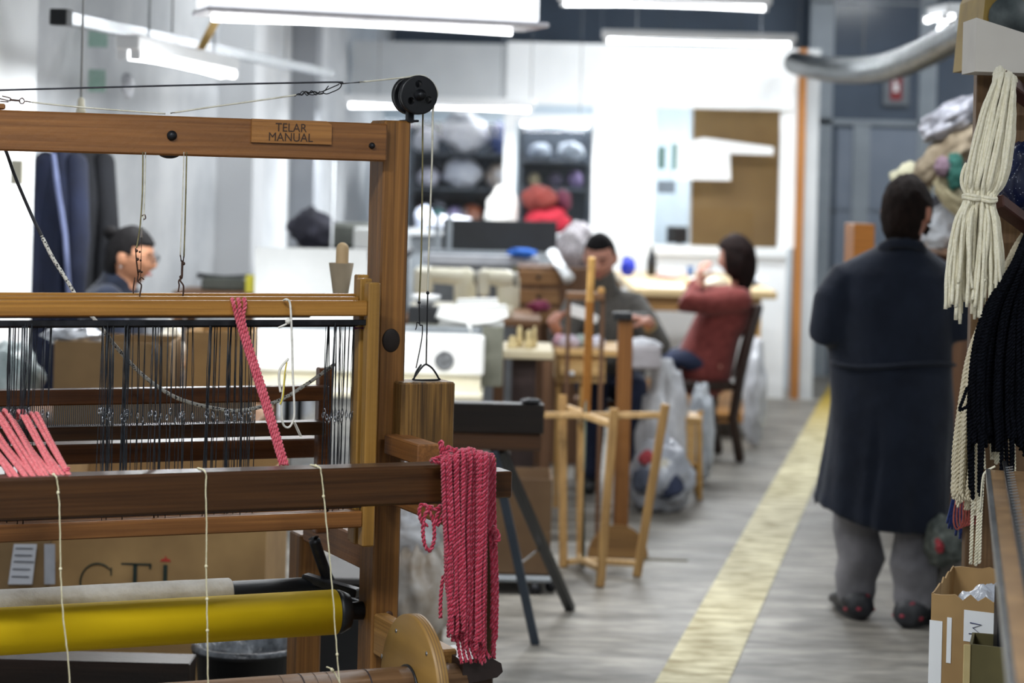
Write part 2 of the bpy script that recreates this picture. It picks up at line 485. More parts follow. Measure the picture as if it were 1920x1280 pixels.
# ---------------- glazed door wall at the end of the aisle ----------------
YD = 18.9
dm = empty('door_1', (XP(1700, YD), YD, 0), kind='structure')
fm = MB()
def dbar(x0, y0_, x1, y1_, d=.0):
    a = P(x0, y0_, YD); b = P(x1, y1_, YD)
    fm.box(a.x, b.x, YD-.03-d, YD+.03, max(0, b.z), a.z, 0)
dbar(1522, -60, 1546, 760); dbar(1728, -60, 1740, 760); dbar(1520, 2, 1860, 14); dbar(1520, 222, 1840, 240); dbar(1600, 232, 1618, 760)
dbar(1540, 390, 1840, 398); dbar(1838, -60, 1860, 760)
part('door_frame', fm, M_frame, dm)
pn = MB(); a = P(1540, 10, YD); b = P(1840, 760, YD)
pn.box(a.x, b.x, YD+.004, YD+.012, 0, a.z+.3, 0); part('pane', pn, M_glassd, dm)
for x0, y0_, x1, y1_ in ((1570, 240, 1602, 690), (1618, 240, 1728, 690)):
    q = MB(); a = P(x0, y0_, YD); b = P(x1, y1_, YD); q.box(a.x, b.x, YD-.012, YD-.002, max(.02, b.z), a.z, 0)
    part('milky_panel', q, M_sheet, dm, label='milky grey lower panel')
# red safety sign on a pale board, on the door wall
sg = empty('safety_sign', P(1680, 195, YD-.05), 0, 'narrow red safety sign on a pale board, high on the glazed end wall', 'sign')
a = P(1657, 130, YD-.04); b = P(1704, 198, YD-.04)
part('backing_board', MB().box(a.x, b.x, YD-.045, YD-.033, b.z, a.z), mat('sign_board', '#676d74', '#757b81', .6, 3), sg)
a = P(1670, 137, YD-.05); b = P(1691, 188, YD-.05)
part('red_panel', MB().box(a.x, b.x, YD-.052, YD-.046, b.z, a.z), mat('sign_red', '#7a2226', '#8a2a2e', .5, 3), sg)
a = P(1676, 152, YD-.055); b = P(1684, 172, YD-.055)
sy = MB().lathe([(.014, -.003), (.014, .003)], (a.x+.012, YD-.054, a.z), (0, 1, 0), 12)
sy.box(a.x, b.x, YD-.056, YD-.052, b.z, a.z-.02)
part('white_symbol', sy, M_paper, sg)

# ---------------- fluorescent lamps ----------------
M_tube = emit('fluorescent_tube', '#fbfdff', 7)
M_house = mat('lamp_housing', '#e8eaec', '#f2f3f4', .4, 4)
def lamp(c, L, yaw, label, power, tubes=1, name='fluorescent_lamp', drop=None, group=None, wide=.09, tilt=0, cable=True):
    c = Vector(c)
    t = empty(name, c, yaw, label, 'lamp', group)
    h = MB().box(-L/2, L/2, -wide/2, wide/2, .03, .085, .006)
    part('housing', h, M_house, t, local=True)
    for i in range(tubes):
        y = 0 if tubes == 1 else (i-.5*(tubes-1))*wide*.55
        q = MB().tube([(-L/2+.03, y, .012), (L/2-.03, y, .012)], .016, 12)
        o = part('tube', q, M_tube, t, local=True)
        for s in (-1, 1): part('tube_holder', MB().box(s*(L/2-.03)-.012, s*(L/2-.03)+.012, y-.02, y+.02, -.005, .032, .002), M_house, o, local=True)
    if cable:
        for s in (-1, 1):
            q = MB().tube([(s*L*.32, 0, .085), (s*L*.32, 0, ZC-c.z)], .004, 6)
            part('suspension_rod', q, M_steel, t, local=True)
    ld = bpy.data.lights.new('tube_light', 'AREA'); ld.shape = 'RECTANGLE'; ld.size = L*.9; ld.size_y = .07
    ld.energy = power; ld.color = (.93, .97, 1.0)
    lo = bpy.data.objects.new('tube_light', ld); COL.objects.link(lo); lo.parent = t; lo.location = (0, 0, -.012)
    return t
PW = 46
def lamp_px(xa_, ya, Da, xb_, yb, Db, label, k=1, **kw):
    a = P(xa_, ya, Da); b = P(xb_, yb, Db); d = b-a
    return lamp((a+b)/2-Vector((0, 0, .01)), math.hypot(d.x, d.y), math.atan2(d.y, d.x), label, PW*k, **kw)
lamp_px(1045, 12, 13.0, 1446, 12, 13.0, 'long lit fluorescent tube at the very top edge, right of the wide trough lamp', 1)
lamp_px(1128, 74, 14.6, 1492, 88, 14.6, 'lit fluorescent lamp hanging just in front of the white partition top', 1)
lamp_px(644, 199, 14.9, 1004, 206, 14.9, 'low hanging lit fluorescent tube behind the black pulley', .7)
lamp_px(968, 232, 16.3, 1113, 237, 16.3, 'short lit tube in front of the office shelf window', .25)
lamp_px(238, 103, 8.1, 430, 142, 9.6, 'lit fluorescent tube slanting along the left wall below a dark rail', .5, tubes=2)
# the big trunking lamp at the top left
def trunk():
    a = P(378, 38, 8.1); b = P(992, 44, 8.5); d = b-a; L = math.hypot(d.x, d.y); yaw = math.atan2(d.y, d.x)
    t = empty('trough_lamp', (a+b)/2, yaw, 'wide white trough lamp housing at the top left, its bare tube glowing below', 'lamp')
    m = MB().box(-L/2, L/2, -.12, .12, .02, .13, .008); part('housing', m, emit('glowing_white_housing', '#f4f7fa', .9), t, local=True)  # housing glows by itself, standing in for the tube's light on it
    m = MB().box(-L/2-.01, L/2+.03, -.15, .15, .0, .019, .005); part('reflector', m, mat('reflector', '#d8d5dd', '#eceaf0', .25, 10), t, local=True)
    q = MB().tube([(-L/2+.05, .06, -.012), (L/2-.05, .06, -.012)], .010, 12); o = part('tube', q, M_tube, t, local=True)
    for s in (-1, 1): part('suspension_rod', MB().tube([(s*L*.3, 0, .11), (s*L*.3, 0, ZC-t.location.z)], .005, 6), M_steel, t, local=True)
    ld = bpy.data.lights.new('tube_light', 'AREA'); ld.shape = 'RECTANGLE'; ld.size = L*.9; ld.size_y = .1; ld.energy = PW*.8
    lo = bpy.data.objects.new('tube_light', ld); COL.objects.link(lo); lo.parent = t; lo.location = (0, 0, -.07)
trunk()
lamp(P(1780, 40, 11.9), .34, PI/2+.15, 'small bright lamp seen end-on at the top right above the silver duct', PW*.4, tubes=3, wide=.14)
# unseen lamps added above the near room and the far end to brighten them
for i, (x, y, k) in enumerate(((-.9, 3.0, 1.25), (1.3, 2.4, .8), (-1.2, .4, 1.1), (1.4, -.6, .9), (2.9, 5.4, .5), (2.9, 10, .8), (1.5, 8.6, .8), (.2, 6.3, .4), (3.0, 15.5, 1.0), (3.2, 17.6, .4), (-.3, 12.0, .8), (1.2, 15.6, .9))):
    lamp((x, y, 2.9 if y < 10 else 3.45), 1.25, .1, 'added unseen fluorescent lamp high above the workshop, brightening it', PW*k, group='added unseen lamps high above the workshop')
# dark electric rail with yellow strap on the left wall
rl = empty('cable_rail', P(360, 90, 9.2), 0, 'long dark and silver cable rail slanting down to the right at the upper left', 'rail')
a = P(112, 32, 7.6); b = P(620, 138, 12.5)
part('rail', MB().beam(a, b, .05, .045), M_steel, rl)
part('end_cap', MB().beam(a-(b-a).normalized()*.02, a+(b-a).normalized()*.05, .06, .055), M_black, rl)
for t_ in (.3, .75):
    c = a.lerp(b, t_); part('hanger', MB().tube([c, (c.x, c.y, ZC)], .004, 6), M_steel, rl)
a = P(405, 38, 8.7); b = P(372, 100, 9.3)
single('yellow_strap', MB().beam(a, b, .035, .006), mat('yellow_strap', '#c9a24c', '#dcb765', .6), 'short yellow strap holding the tilted lamp at the upper left', 'strap')
# pull cord with switch
c0 = P(152, -60, 6.2); c1 = P(152, 190, 6.2); c0.z = ZC
pc = empty('pull_cord', c1, 0, 'white pull cord with a small bell-shaped handle hanging at the upper left', 'cord')
part('cord', MB().tube([c0, P(152, 187, 6.2)], .004, 8), M_paper, pc)
c = P(152, 196, 6.2)
part('handle', MB().lathe([(.004, .02), (.009, .014), (.011, -.01), (.014, -.022), (.012, -.026)], c), mat('cord_bell', '#ded6bd', '#e8e0c8', .4), pc)
# ---------------- the hand loom ----------------
TH = math.radians(24)
LO = P(760, 700, 4.94); LO.z = 0
U = Vector((math.cos(TH), math.sin(TH), 0)); V = Vector((-math.sin(TH), math.cos(TH), 0))
loom = empty('hand_loom', LO, TH, 'large brown wooden hand loom filling the left half, with wire heddles and black pulley', 'loom')
def lp(px, py, v):
    a, b = ray(px, py); d = Vector((a, 1, b)); c = Vector((0, 0, CH))
    t = (v - (c-LO).dot(V))/d.dot(V)
    p = c+d*t-LO
    return Vector((p.dot(U), v, p.z))
def LB(mb, x0, x1, yt, yb, v0, v1, rx=None, bev=.003):
    rx = x0 if rx is None else rx
    ym = (yt+yb)/2
    return mb.box(lp(x0, ym, v0).x, lp(x1, ym, v0).x, v0, v1, lp(rx, yb, v0).z, lp(rx, yt, v0).z, bev)
Wx = wood('loom_wood_x', '#6f4620', '#8c5d2f', 'X', .45); Wz = wood('loom_wood_z', '#664319', '#93642e', 'Z', .5, 9, .8); Wy = wood('loom_wood_y', '#6b4421', '#8f5e2f', 'Y', .5)
Dx = wood('dark_loom_wood_x', '#352010', '#4c3017', 'X', .3); Gx = wood('golden_wood_x', '#8f6226', '#ab7a35', 'X', .4); Gz = wood('golden_wood_z', '#84602a', '#a37a36', 'Z', .45)
Rx = wood('red_wood_x', '#553218', '#744724', 'X', .35); Oz = wood('olive_wood_z', '#54401f', '#776032', 'Z', .5)
LEFT = lp(740, 700, 0).x-1.62       # u of the far-left side frame (out of the picture)
def lpart(name, mb, m, label=None, par=None, kind=None): return part(name, mb, m, par or loom, local=True, label=label, kind=kind)
# side posts
m = LB(MB(), 719, 771, 226, 1700, 0, .085, rx=745); k0 = m.v[0]; zf = max(v.z for v in m.v)
ua, ub = lp(719, 300, 0).x, lp(768, 700, 0).x
ub = ua+.063
m = MB().box(ua, ub, 0, .088, .02, zf, .004); lpart('side_post', m, Wz)
lpart('side_post', MB().box(LEFT, LEFT+.063, 0, .088, .02, zf, .004), Wz)
# knots in the post
km = mat('wood_knot', '#160d08', '#2a1a10', .6, 20)
kc = lp(733, 638, 0)
kn = MB().ball((kc.x, -.0005, kc.z), (.021, .0035, .026), 20, 12); lpart('knot', kn, km)
kc = lp(729, 1152, 0); lpart('plug', MB().ball((kc.x, -.001, kc.z), (.009, .003, .009), 14, 8), mat('plug', '#4b301c', rough=.5))
kc = lp(724, 1187, 0); lpart('screw', MB().ball((kc.x, -.001, kc.z), (.005, .003, .005), 12, 8), M_steel)
# foot rails, lower side rails with front ends
zt_ = lp(845, 1217, -.42).z
for off in (0, LEFT-ua-.0):
    a = ua+.008+off
    lpart('foot_rail', MB().box(a, a+.05, -.55, 1.0, .0, .07, .006), Wy)
# back posts and inner side rails (right one seen)
bu0 = lp(550, 1100, .5).x
for off in (0, LEFT-ua):
    lpart('back_post', MB().box(ua+off, ua+.06+off, .5, .58, .07, lp(560, 1003, .5).z, .004), Wz)
zr1, zr0 = lp(672, 1022, 0).z, lp(672, 1082, 0).z
for off in (0, LEFT-ua):
    lpart('side_rail', MB().box(ua+.006+off, ua+.05+off, .09, .5, zr0, zr1, .004), Wy)
# upper front side rail, running forward from the post to the breast beam
zu0, zu1 = lp(815, 992, -.40).z, lp(815, 935, -.40).z
for off in (0, LEFT-ua):
    lpart('breast_rail', MB().box(ua+.012+off, ua+.057+off, -.375, -.002, zu0, zu1, .004), Wy)
# rail end block by the skein
m = LB(MB(), 783, 826, 833, 872, -.22, -.02, rx=800); lpart('rail_end', m, Wy)
# top beam
tb = LB(MB(), -70, 725, 216, 290, -.028, .03, rx=330)
uL = LEFT+.02
zb0, zb1 = lp(300, 291, -.028).z, lp(300, 216.5, -.028).z
beam_top = lpart('top_beam', MB().box(uL, lp(727, 260, -.028).x, -.028, -.001, zb0, zb1, .004), Wx)
# name plate with lettering
pz0, pz1 = lp(545, 269, -.03).z, lp(545, 225, -.03).z
px0, px1 = lp(471, 245, -.03).x, lp(621, 245, -.03).x
plate = lpart('name_plate', MB().prism([(px0, -.034, pz0), (px1, -.034, pz0), (px1, -.034, pz1-.008), (px1-.012, -.034, pz1), (px0, -.034, pz1)], (0, -.034, 0), (0, -.0283, 0)),
              wood('plate_wood_x', '#8a5c2c', '#a3713a', 'X', .4), 'light wood name plate')
Mw = WM[loom.name]
M_ink = mat('dark_ink', '#2d1a10', '#3a2416', .6)
for body, yy, sx, sc_ in (('TELAR', 240, 546, 1), ('MANUAL', 258, 545, 1)):
    c = lp(sx, yy, -.0347); L4 = Matrix.Translation((c.x, -.0347, c.z)) @ Matrix.Rotation(PI/2, 4, 'X')
    text_part('lettering', body, .030, M_ink, loom, Mw @ L4, .0003, (.82, .86), 1.0).parent = plate
# bolts
for x, y, r in ((322, 254, .0085), (697, 273, .0055)):
    c = lp(x, y, -.028)
    b_ = MB().lathe([(r*1.25, 0), (r*1.25, .003), (r, .004), (r*.9, .008), (r*.4, .01)], (c.x, -.028, c.z), (0, -1, 0), 16)
    lpart('bolt', b_, M_iron, par=beam_top)
# centre wheel behind the top beam
def sheave(mb, c, ax, R, wd, hub=.3):
    mb.lathe([(R*.12, -wd*.5), (R*.93, -wd*.5), (R, -wd*.42), (R, -wd*.22), (R*.8, -wd*.05), (R*.8, wd*.05), (R, wd*.22), (R, wd*.42), (R*.93, wd*.5), (R*.12, wd*.5)], c, ax, 48, True)
c = lp(315, 250, .03)
m = MB(); sheave(m, (c.x, .015, lp(315, 297, .015).z+.036), (0, 1, 0), .036, .018); lpart('centre_wheel', m, M_black)
m = MB().tube([(c.x, .0, lp(315, 297, .015).z+.036), (c.x, .05, lp(315, 297, .015).z+.036)], .006, 10); lpart('axle', m, M_iron)

# ---------- pulley on the post top ----------
pc_ = lp(784, 178, -.01); Rp = .0435
def holed_disc(c, R, y0_, y1_):
    """grooved disc with three round holes"""
    bm = bmesh.new()
    n = 60; rows = []
    def circ(cx, cz, r, n, y): return [(c.x+cx+r*math.cos(2*PI*i/n), y, c.z+cz+r*math.sin(2*PI*i/n)) for i in range(n)]
    for y in (y0_, y1_):
        loops = [circ(0, 0, R*.94, n, y)]+[circ(R*.55*math.cos(a), R*.55*math.sin(a), R*.19, 20, y) for a in (math.radians(95), math.radians(-25), math.radians(215))]
        es = []; allv = []
        for lpz in loops:
            vs = [bm.verts.new(p) for p in lpz]; allv.append(vs)
            for i in range(len(vs)): es.append(bm.edges.new((vs[i], vs[(i+1) % len(vs)])))
        bmesh.ops.triangle_fill(bm, edges=es, use_beauty=True)
        rows.append(allv)
    for k in range(1, 4):
        a, b = rows[0][k], rows[1][k]
        for i in range(len(a)): bm.faces.new((a[i], a[(i+1) % len(a)], b[(i+1) % len(a)], b[i]))
    bm.normal_update()
    bmesh.ops.recalc_face_normals(bm, faces=bm.faces)
    o = MB(); o.add([v.co.copy() for v in bm.verts], [tuple(v.index for v in f.verts) for f in (bm.verts.index_update(), bm.faces)[1]]); bm.free()
    wd = y1_-y0_; ym = (y0_+y1_)/2
    ring = [(R*.92, -.5), (R*.97, -.5), (R, -.4), (R, -.2), (R*.86, -.06), (R*.86, .06), (R, .2), (R, .4), (R*.97, .5), (R*.92, .5)]
    o.lathe([(r, h*wd) for r, h in ring]+[(R*.92, -.5*wd)], (c.x, ym, c.z), (0, 1, 0), 60, False)
    return o
M_pul = mat('pulley_black', '#0c0d10', '#17181c', .32, 20)
pu = lpart('pulley', MB().tube([(pc_.x, -.035, pc_.z), (pc_.x, .055, pc_.z)], .009, 16), M_iron, 'black double pulley')
for i, (ya_, yb_) in enumerate(((-.018, -.001), (.026, .043))):
    lpart('wheel', holed_disc(Vector((pc_.x, 0, pc_.z)), Rp, ya_, yb_), M_pul, par=pu)
hb = MB().lathe([(.013, .004), (.013, -.006), (.009, -.009), (.009, -.016), (.004, -.019)], (pc_.x, -.018, pc_.z), (0, 1, 0), 20, True)
lpart('hub', hb, M_iron, par=pu)
brk = MB().box(pc_.x-.017, pc_.x-.002, .004, .022, zf-.004, pc_.z, .002); brk.box(pc_.x-.02, pc_.x+.004, -.01, .05, zf-.002, zf+.003, .001)
lpart('bracket', brk, M_iron, par=pu)
# ---------- cords over the top ----------
M_cordk = mat('dark_cord', '#1c1d22', '#34363d', .6, 60); M_cordw = mat('pale_cord', '#b6b2a0', '#d5d2c4', .6, 60); M_cordo = mat('olive_cord', '#5c5636', '#827a52', .6, 60)
def lpts(*a, v=0): return [lp(x, y, vv[0] if vv else v) for x, y, *vv in a]
vp = -.01
lpart('cord', MB().tube(smooth(lpts((-60, 171), (0, 169), (300, 161), (520, 156), (632, 154), (640, 156), v=vp)), .0022, 6), M_cordk, 'black cord')
lpart('cord', MB().tube(lpts((640, 157), (675, 154), v=vp), .0017, 6), M_cordk)
lpart('cord', MB().tube(smooth(lpts((674, 154), (760, 145), (784, 141.5), (800, 145), (815, 160), (820, 178), (812, 205), (810, 300), (804, 470), (802, 548), v=vp)), .0022, 6), M_cordw, 'pale cord')
lpart('cord', MB().tube(smooth(lpts((812, 160), (797, 200), (793, 215), (792, 330), (790, 470), (786, 565), v=.03)), .0019, 6), M_cordo, 'olive cord')
lpart('cord', MB().tube(smooth(lpts((320, 212), (400, 200), (480, 189), (555, 178), v=vp)), .0021, 6), M_cordw, 'pale cord')
lpart('cord', MB().tube(smooth(lpts((56, 191), (110, 197), (200, 205), (310, 213), v=vp)), .0019, 6), M_cordw, 'pale cord')
# loop of black wire and its knot
lo_ = MB()
lo_.tube(smooth(lpts((632, 154), (640, 158), (636, 166), (624, 172), (612, 176), (606, 172), (620, 165), (636, 158), v=vp)), .0013, 6)
lo_.tube(smooth(lpts((606, 175), (598, 176), (590, 172), (580, 174), (572, 172), (566, 178), (560, 176), (552, 180), v=vp)), .0018, 6)
lo_.tube(smooth(lpts((616, 161), (608, 170), (596, 174), (586, 178), (575, 175), v=vp)), .0012, 6)
lo_.tube(smooth(lpts((600, 171), (592, 178), (584, 170), (576, 179), (568, 171), (560, 179), v=vp)), .0011, 6)
lpart('wire_knot', lo_, M_iron)
# iron hooks at the left end
hk = MB()
hk.tube(smooth(lpts((-20, 183), (0, 185), (18, 189), (19, 184), (4, 180), v=vp)), .0013, 6); hk.tube(smooth(lpts((0, 190), (16, 191), v=vp)), .0013, 6)
hk.beam(lp(18, 187, vp), lp(38, 189, vp), .004, .004)
hk.tube(smooth(lpts((46, 189), (42, 184), (37, 187), (38, 193), (43, 194), (47, 190), (56, 191), v=vp)), .0013, 6)
lpart('hook', hk, mat('rusty_iron', '#35241d', '#50392e', .6, 60, metal=.5), 'rusty iron hook chain')
m = MB(); LB(m, -60, 11, 194, 205, -.02, .03, rx=0); lpart('wood_block', m, Wx)

# ---------- counterweight block hanging by its wires ----------
cwv = -.05
cw0, cw1 = lp(752, 800, cwv).x, lp(852, 800, cwv).x
cz1, cz0 = lp(800, 717, cwv).z, lp(800, 842, cwv).z
cwt = empty('counterweight', LO+U*((cw0+cw1)/2)+V*(cwv+.05)+Vector((0, 0, cz0)), TH, 'square wooden counterweight block hanging on wires beside the loom post', 'weight')
Lw = WM[loom.name]
def wmesh(mb): return mb.xf(Lw)      # loom frame -> world
part('block', wmesh(MB().box(cw0, cw1, cwv, cwv+.085, cz0, cz1, .004)), wood('streaked_wood_z', '#30200f', '#8f6a34', 'Z', .5, 16, .9), cwt)
rg = MB().tube(smooth(lpts((777, 708), (788, 692), (796, 684), (802, 684), (812, 692), (822, 708), (821, 712), (778, 712), v=cwv+.03), 5, True), .0022, 7, closed=True)
part('ring', wmesh(rg), M_iron, cwt)
rg = MB().tube(smooth(lpts((776, 711), (781, 696), (790, 683), v=cwv+.035)), .0022, 7); part('ring', wmesh(rg), M_iron, cwt)
wr = MB(); wr.tube(smooth(lpts((786, 565), (787, 607), (792, 611), (790, 640), (780, 690), v=cwv+.03)), .0013, 6)
wr.tube(smooth(lpts((787, 607), (782, 604), (781, 612), (779, 618), v=cwv+.03)), .0013, 6)
wr.tube(smooth(lpts((802, 548), (801, 590), (800, 640), (799, 684), v=cwv+.03)), .0016, 6)
wr.ball(lp(802, 549, cwv+.03), .004, 10, 8); wr.ball(lp(786, 567, cwv+.03), .0035, 10, 8)
part('wire', wmesh(wr), M_iron, cwt)

# ---------- shafts with their heddles ----------
M_wire = mat('heddle_wire', '#1d1f23', '#3c4046', .4, 40, metal=.4); M_eye = mat('heddle_eye', '#9aa0a8', '#d5dade', .25, 60, metal=.8)
def heddle_mesh(kind):
    """twisted wire with an eye; unit height, origin at the eye"""
    m = MB(); h1, h0 = .195, -.195*hratio; r = .00065
    s = (.001, -.0012, .0018)[kind]
    m.tube([(0, 0, h0), (s, 0, h0*.5), (0, 0, -.012), (.0022, 0, 0), (0, 0, .012), (-s, 0, h1*.5), (0, 0, h1)], r, 4)
    m.tube([(.0008, 0, h0), (-s*.6, 0, h0*.5), (0, 0, -.012), (-.0022, 0, 0), (0, 0, .012), (s*.6, 0, h1*.5), (.0008, 0, h1)], r, 4)
    return m
e_ = lp(350, 779, -.05).z; hratio = (e_-lp(350, 976, -.055).z-.016)/(lp(350, 607, -.055).z-e_)
hmesh = [heddle_mesh(k).mesh('heddle', M_wire) for k in range(3)]
em = MB().tube(smooth([(0, 0, -.007), (.0028, 0, 0), (0, 0, .007), (-.0028, 0, 0)], 3, True), .0008, 4, closed=True); em.ball((0, 0, -.003), .0016, 6, 5)
emesh = em.mesh('eye', M_eye)
rnd = random.Random(11)
def xs_in(groups): return [rnd.uniform(a, b) for a, b, n in groups for _ in range(n)]
# right group of (front post left px, front post right px, post top, bar top/bottom px measured at x=350)
shafts = [(-.100, 687, 710, 530, 563.5, 593, 979, 1011, xs_in([(0, 86, 9), (190, 245, 7), (268, 292, 3), (312, 360, 4), (385, 402, 3), (425, 478, 6), (604, 640, 3)])),
          (-.055, 671, 694, 522, 556, 588, 976, 1006, xs_in([(0, 90, 7), (186, 248, 9), (274, 300, 2), (330, 362, 3), (395, 440, 4), (420, 480, 5), (602, 662, 7)])),
          (-.010, 667, 688, 515, 550, 584, 972, 1003, xs_in([(4, 80, 6), (184, 240, 9), (250, 330, 4), (385, 405, 2), (422, 476, 5), (608, 664, 8)]))]
for i, (v, xl, xr, pt, bt, bb, lt, lb, xs) in enumerate(shafts):
    th = .026
    sh = empty('shaft', LO, TH)
    sh.parent = loom; sh.matrix_parent_inverse = Matrix.Identity(4); sh.location = (0, 0, 0); sh.rotation_euler = (0, 0, 0)
    sh.name = 'shaft'; WM[sh.name] = WM[loom.name]
    u0s, u1s = LEFT+.075, lp(xl, 700, v).x
    zt1, zt0 = lp(350, bt, v).z, lp(350, bb, v).z
    zl1, zl0 = lp(350, lt-8, v).z, lp(350, lb-8, v).z
    zp1, zp0 = lp(xl+10, pt, v).z, lp(xl, 1025-i*5, v).z
    lpart('top_bar', MB().box(u0s, u1s, v, v+th, zt0, zt1, .003), Gx, par=sh)
    lpart('bottom_bar', MB().box(u0s, u1s, v, v+th, zl0, zl1, .003), Wx, par=sh)
    lpart('upright', MB().box(u1s, lp(xr, 700, v).x, v-.002, v+th+.002, zp0, zp1, .003), Gz, par=sh)
    lpart('upright', MB().box(u0s-.03, u0s, v-.002, v+th+.002, zp0, zp1, .003), Gz, par=sh)
    hz = (lp(350, 606+i*1.5, v).z)
    lpart('heddle_bar', MB().box(u0s, u1s+.004, v+.010, v+.014, hz-.006, hz+.006, .001), M_iron, par=sh)
    hz0 = zl1+.012
    lpart('heddle_bar', MB().box(u0s, u1s+.004, v+.010, v+.014, hz0-.006, hz0+.006, .001), M_iron, par=sh)
    for x in xs:
        me = hmesh[rnd.randrange(3)]; ey = lp(x, 778+rnd.uniform(-9, 11), v+.012)
        top = hz-ey.z; o = bpy.data.objects.new('heddle', me); COL.objects.link(o); o.parent = sh
        o.location = (ey.x, v+.012+rnd.uniform(-.004, .004), ey.z)
        o.scale = (rnd.choice((1, -1))*rnd.uniform(.8, 1.5), 1, top/.195)
        o.rotation_euler = (0, rnd.uniform(-.022, .022), rnd.uniform(-.9, .9))
        e = bpy.data.objects.new('eye', emesh); COL.objects.link(e); e.parent = sh
        e.location = (ey.x, v+.012, ey.z); e.rotation_euler = (0, 0, rnd.uniform(-1.2, 1.2))
zb = lp(672, 612, -.03)
lpart('purple_tie', MB().tube([lp(664, 615, -.06), lp(682, 615, -.07)], .003, 8), mat('purple_tape', '#6d2a6b', '#84367e', .6), 'purple tie')
# hanging cords and hooks of the shafts
def hook_s(m, x, y0_, y1_, v, r=.0016):
    ym = (y0_+y1_)/2
    m.tube(smooth(lpts((x-2, y0_), (x-4, y0_+14), (x+3, ym), (x+1, y1_-8), (x, y1_), v=v)), r, 6)
    m.tube(smooth(lpts((x-3, y0_+16), (x+2, y0_+8), (x+8, y0_+12), v=v)), r*.8, 6)
vh = -.065
c1 = MB().tube(smooth(lpts((268, 285), (267, 360), (263, 420), (256, 465), v=vh)), .0016, 6); lpart('shaft_cord', c1, M_cordo, 'olive shaft cord')
c1 = MB().tube(smooth(lpts((273, 285), (270, 400), (267, 406), v=vh)), .0014, 6); lpart('shaft_cord', c1, M_cordw, 'pale shaft cord')
c1 = MB().tube(lpts((267, 408), (265, 445), v=vh), .0026, 8); lpart('shaft_cord', c1, M_paper, 'white plastic sleeve')
c1 = MB().tube(smooth(lpts((345, 285), (342, 380), (338, 478), v=vh)), .0013, 6); lpart('shaft_cord', c1, M_cordw)
c1 = MB().tube(smooth(lpts((350, 285), (348, 380), (345, 480), v=vh)), .0016, 6); lpart('shaft_cord', c1, M_cordo)
rk = mat('rusty_iron', '#35241d', '#50392e', .6, 60, metal=.5)
hk = MB(); hook_s(hk, 262, 512, 556, vh)
for y in (470, 486, 508):
    hk.ball(lp(256+(y-470)*.12, y, vh), .0035, 8, 6); hk.ball(lp(262+(y-470)*.1, y+2, vh), .0025, 8, 6)
hk.tube(lpts((254, 465), (256, 490), (259, 515), v=vh), .0016, 6); hk.tube(smooth(lpts((266, 405), (271, 402), (273, 409), (268, 412), v=vh)), .0012, 6)
hk.tube(lpts((266, 440), (264, 500), (263, 530), v=vh), .0008, 5)
lpart('shaft_hook', MB().tube(smooth(lpts((253, 520), (250, 540), (250, 550), v=vh+.03)), .0014, 6), rk)
lpart('shaft_hook', hk, rk, 'rusty wire hooks')
hk = MB(); hk.beam(lp(342, 488, vh), lp(341, 520, vh), .006, .004); hk.tube(lpts((338, 478), (340, 490), v=vh), .0016, 6); hk.tube(lpts((345, 480), (343, 492), v=vh), .0016, 6)
hk.tube(smooth(lpts((342, 520), (338, 526), (344, 536), (343, 555), v=vh)), .0018, 6); lpart('shaft_hook', MB().tube(smooth(lpts((340, 520), (335, 527), (336, 535), (334, 547), v=vh+.03)), .0016, 6), rk)
hk.ball(lp(344, 494, vh), .004, 8, 6); hk.ball(lp(339, 519, vh), .0035, 8, 6)
lpart('shaft_hook', hk, rk, 'rusty wire hooks')

# ---------- beater, reed and rear bars ----------
def ubar(x1, yt, yb, v0, v1, m, name, rx=300, label=None):
    zt1, zt0 = lp(rx, yt, v0).z, lp(rx, yb, v0).z
    return lpart(name, MB().box(LEFT+.07, lp(x1, (yt+yb)/2, v0).x, v0, v1, zt0, zt1, .003), m, label)
ubar(618, 728, 757, .16, .20, Rx, 'reed_cap')
ubar(612, 797, 823, .15, .20, Dx, 'race_rail')
ubar(600, 829, 866, .33, .40, Rx, 'back_rail')
r_ = MB(); za, zb_ = lp(300, 756, .18).z, lp(300, 798, .18).z
u = LEFT+.09
while u < lp(480, 770, .18).x:
    r_.box(u, u+.0007, .176, .184, zb_-.003, za+.003, 0); u += .0042
lpart('reed', r_, M_iron)
for x, yt, yb in ((604, 560, 1000),):   # beater sword
    lpart('beater_arm', MB().box(lp(600, 700, .205).x, lp(626, 700, .205).x, .205, .235, lp(610, 1000, .205).z, lp(610, 690, .205).z, .003), Rx)
lpart('peg_rail', MB().box(LEFT+.07, ua, .46, .50, lp(300, 596, .46).z, lp(300, 556, .46).z, .003), Dx)

# ---------- breast beam and front post ----------
vb = -.45
bz1, bz0 = lp(480, 882.5, vb).z, lp(480, 958, vb).z
lpart('breast_beam', MB().box(LEFT+.0, lp(860, 905, vb).x, vb, vb+.066, bz0, bz1, .005), Dx)
fz1, fz0 = lp(915, 857, -.42).z, lp(915, 1252, -.42).z
fpu0, fpu1 = lp(903, 950, -.42).x, lp(930, 950, -.42).x
lpart('front_post', MB().box(fpu0, fpu1, -.42, -.385, fz0, fz1, .003), Oz, 'olive stained front post')
lpart('beam_end', LB(MB(), 921, 961, 884, 934, -.37, -.30, rx=940), Dx)
lpart('cross_rail', MB().box(ub+.002, lp(961, 905, -.37).x, -.33, -.30, lp(940, 934, -.37).z, lp(940, 890, -.37).z, .003), Dx)
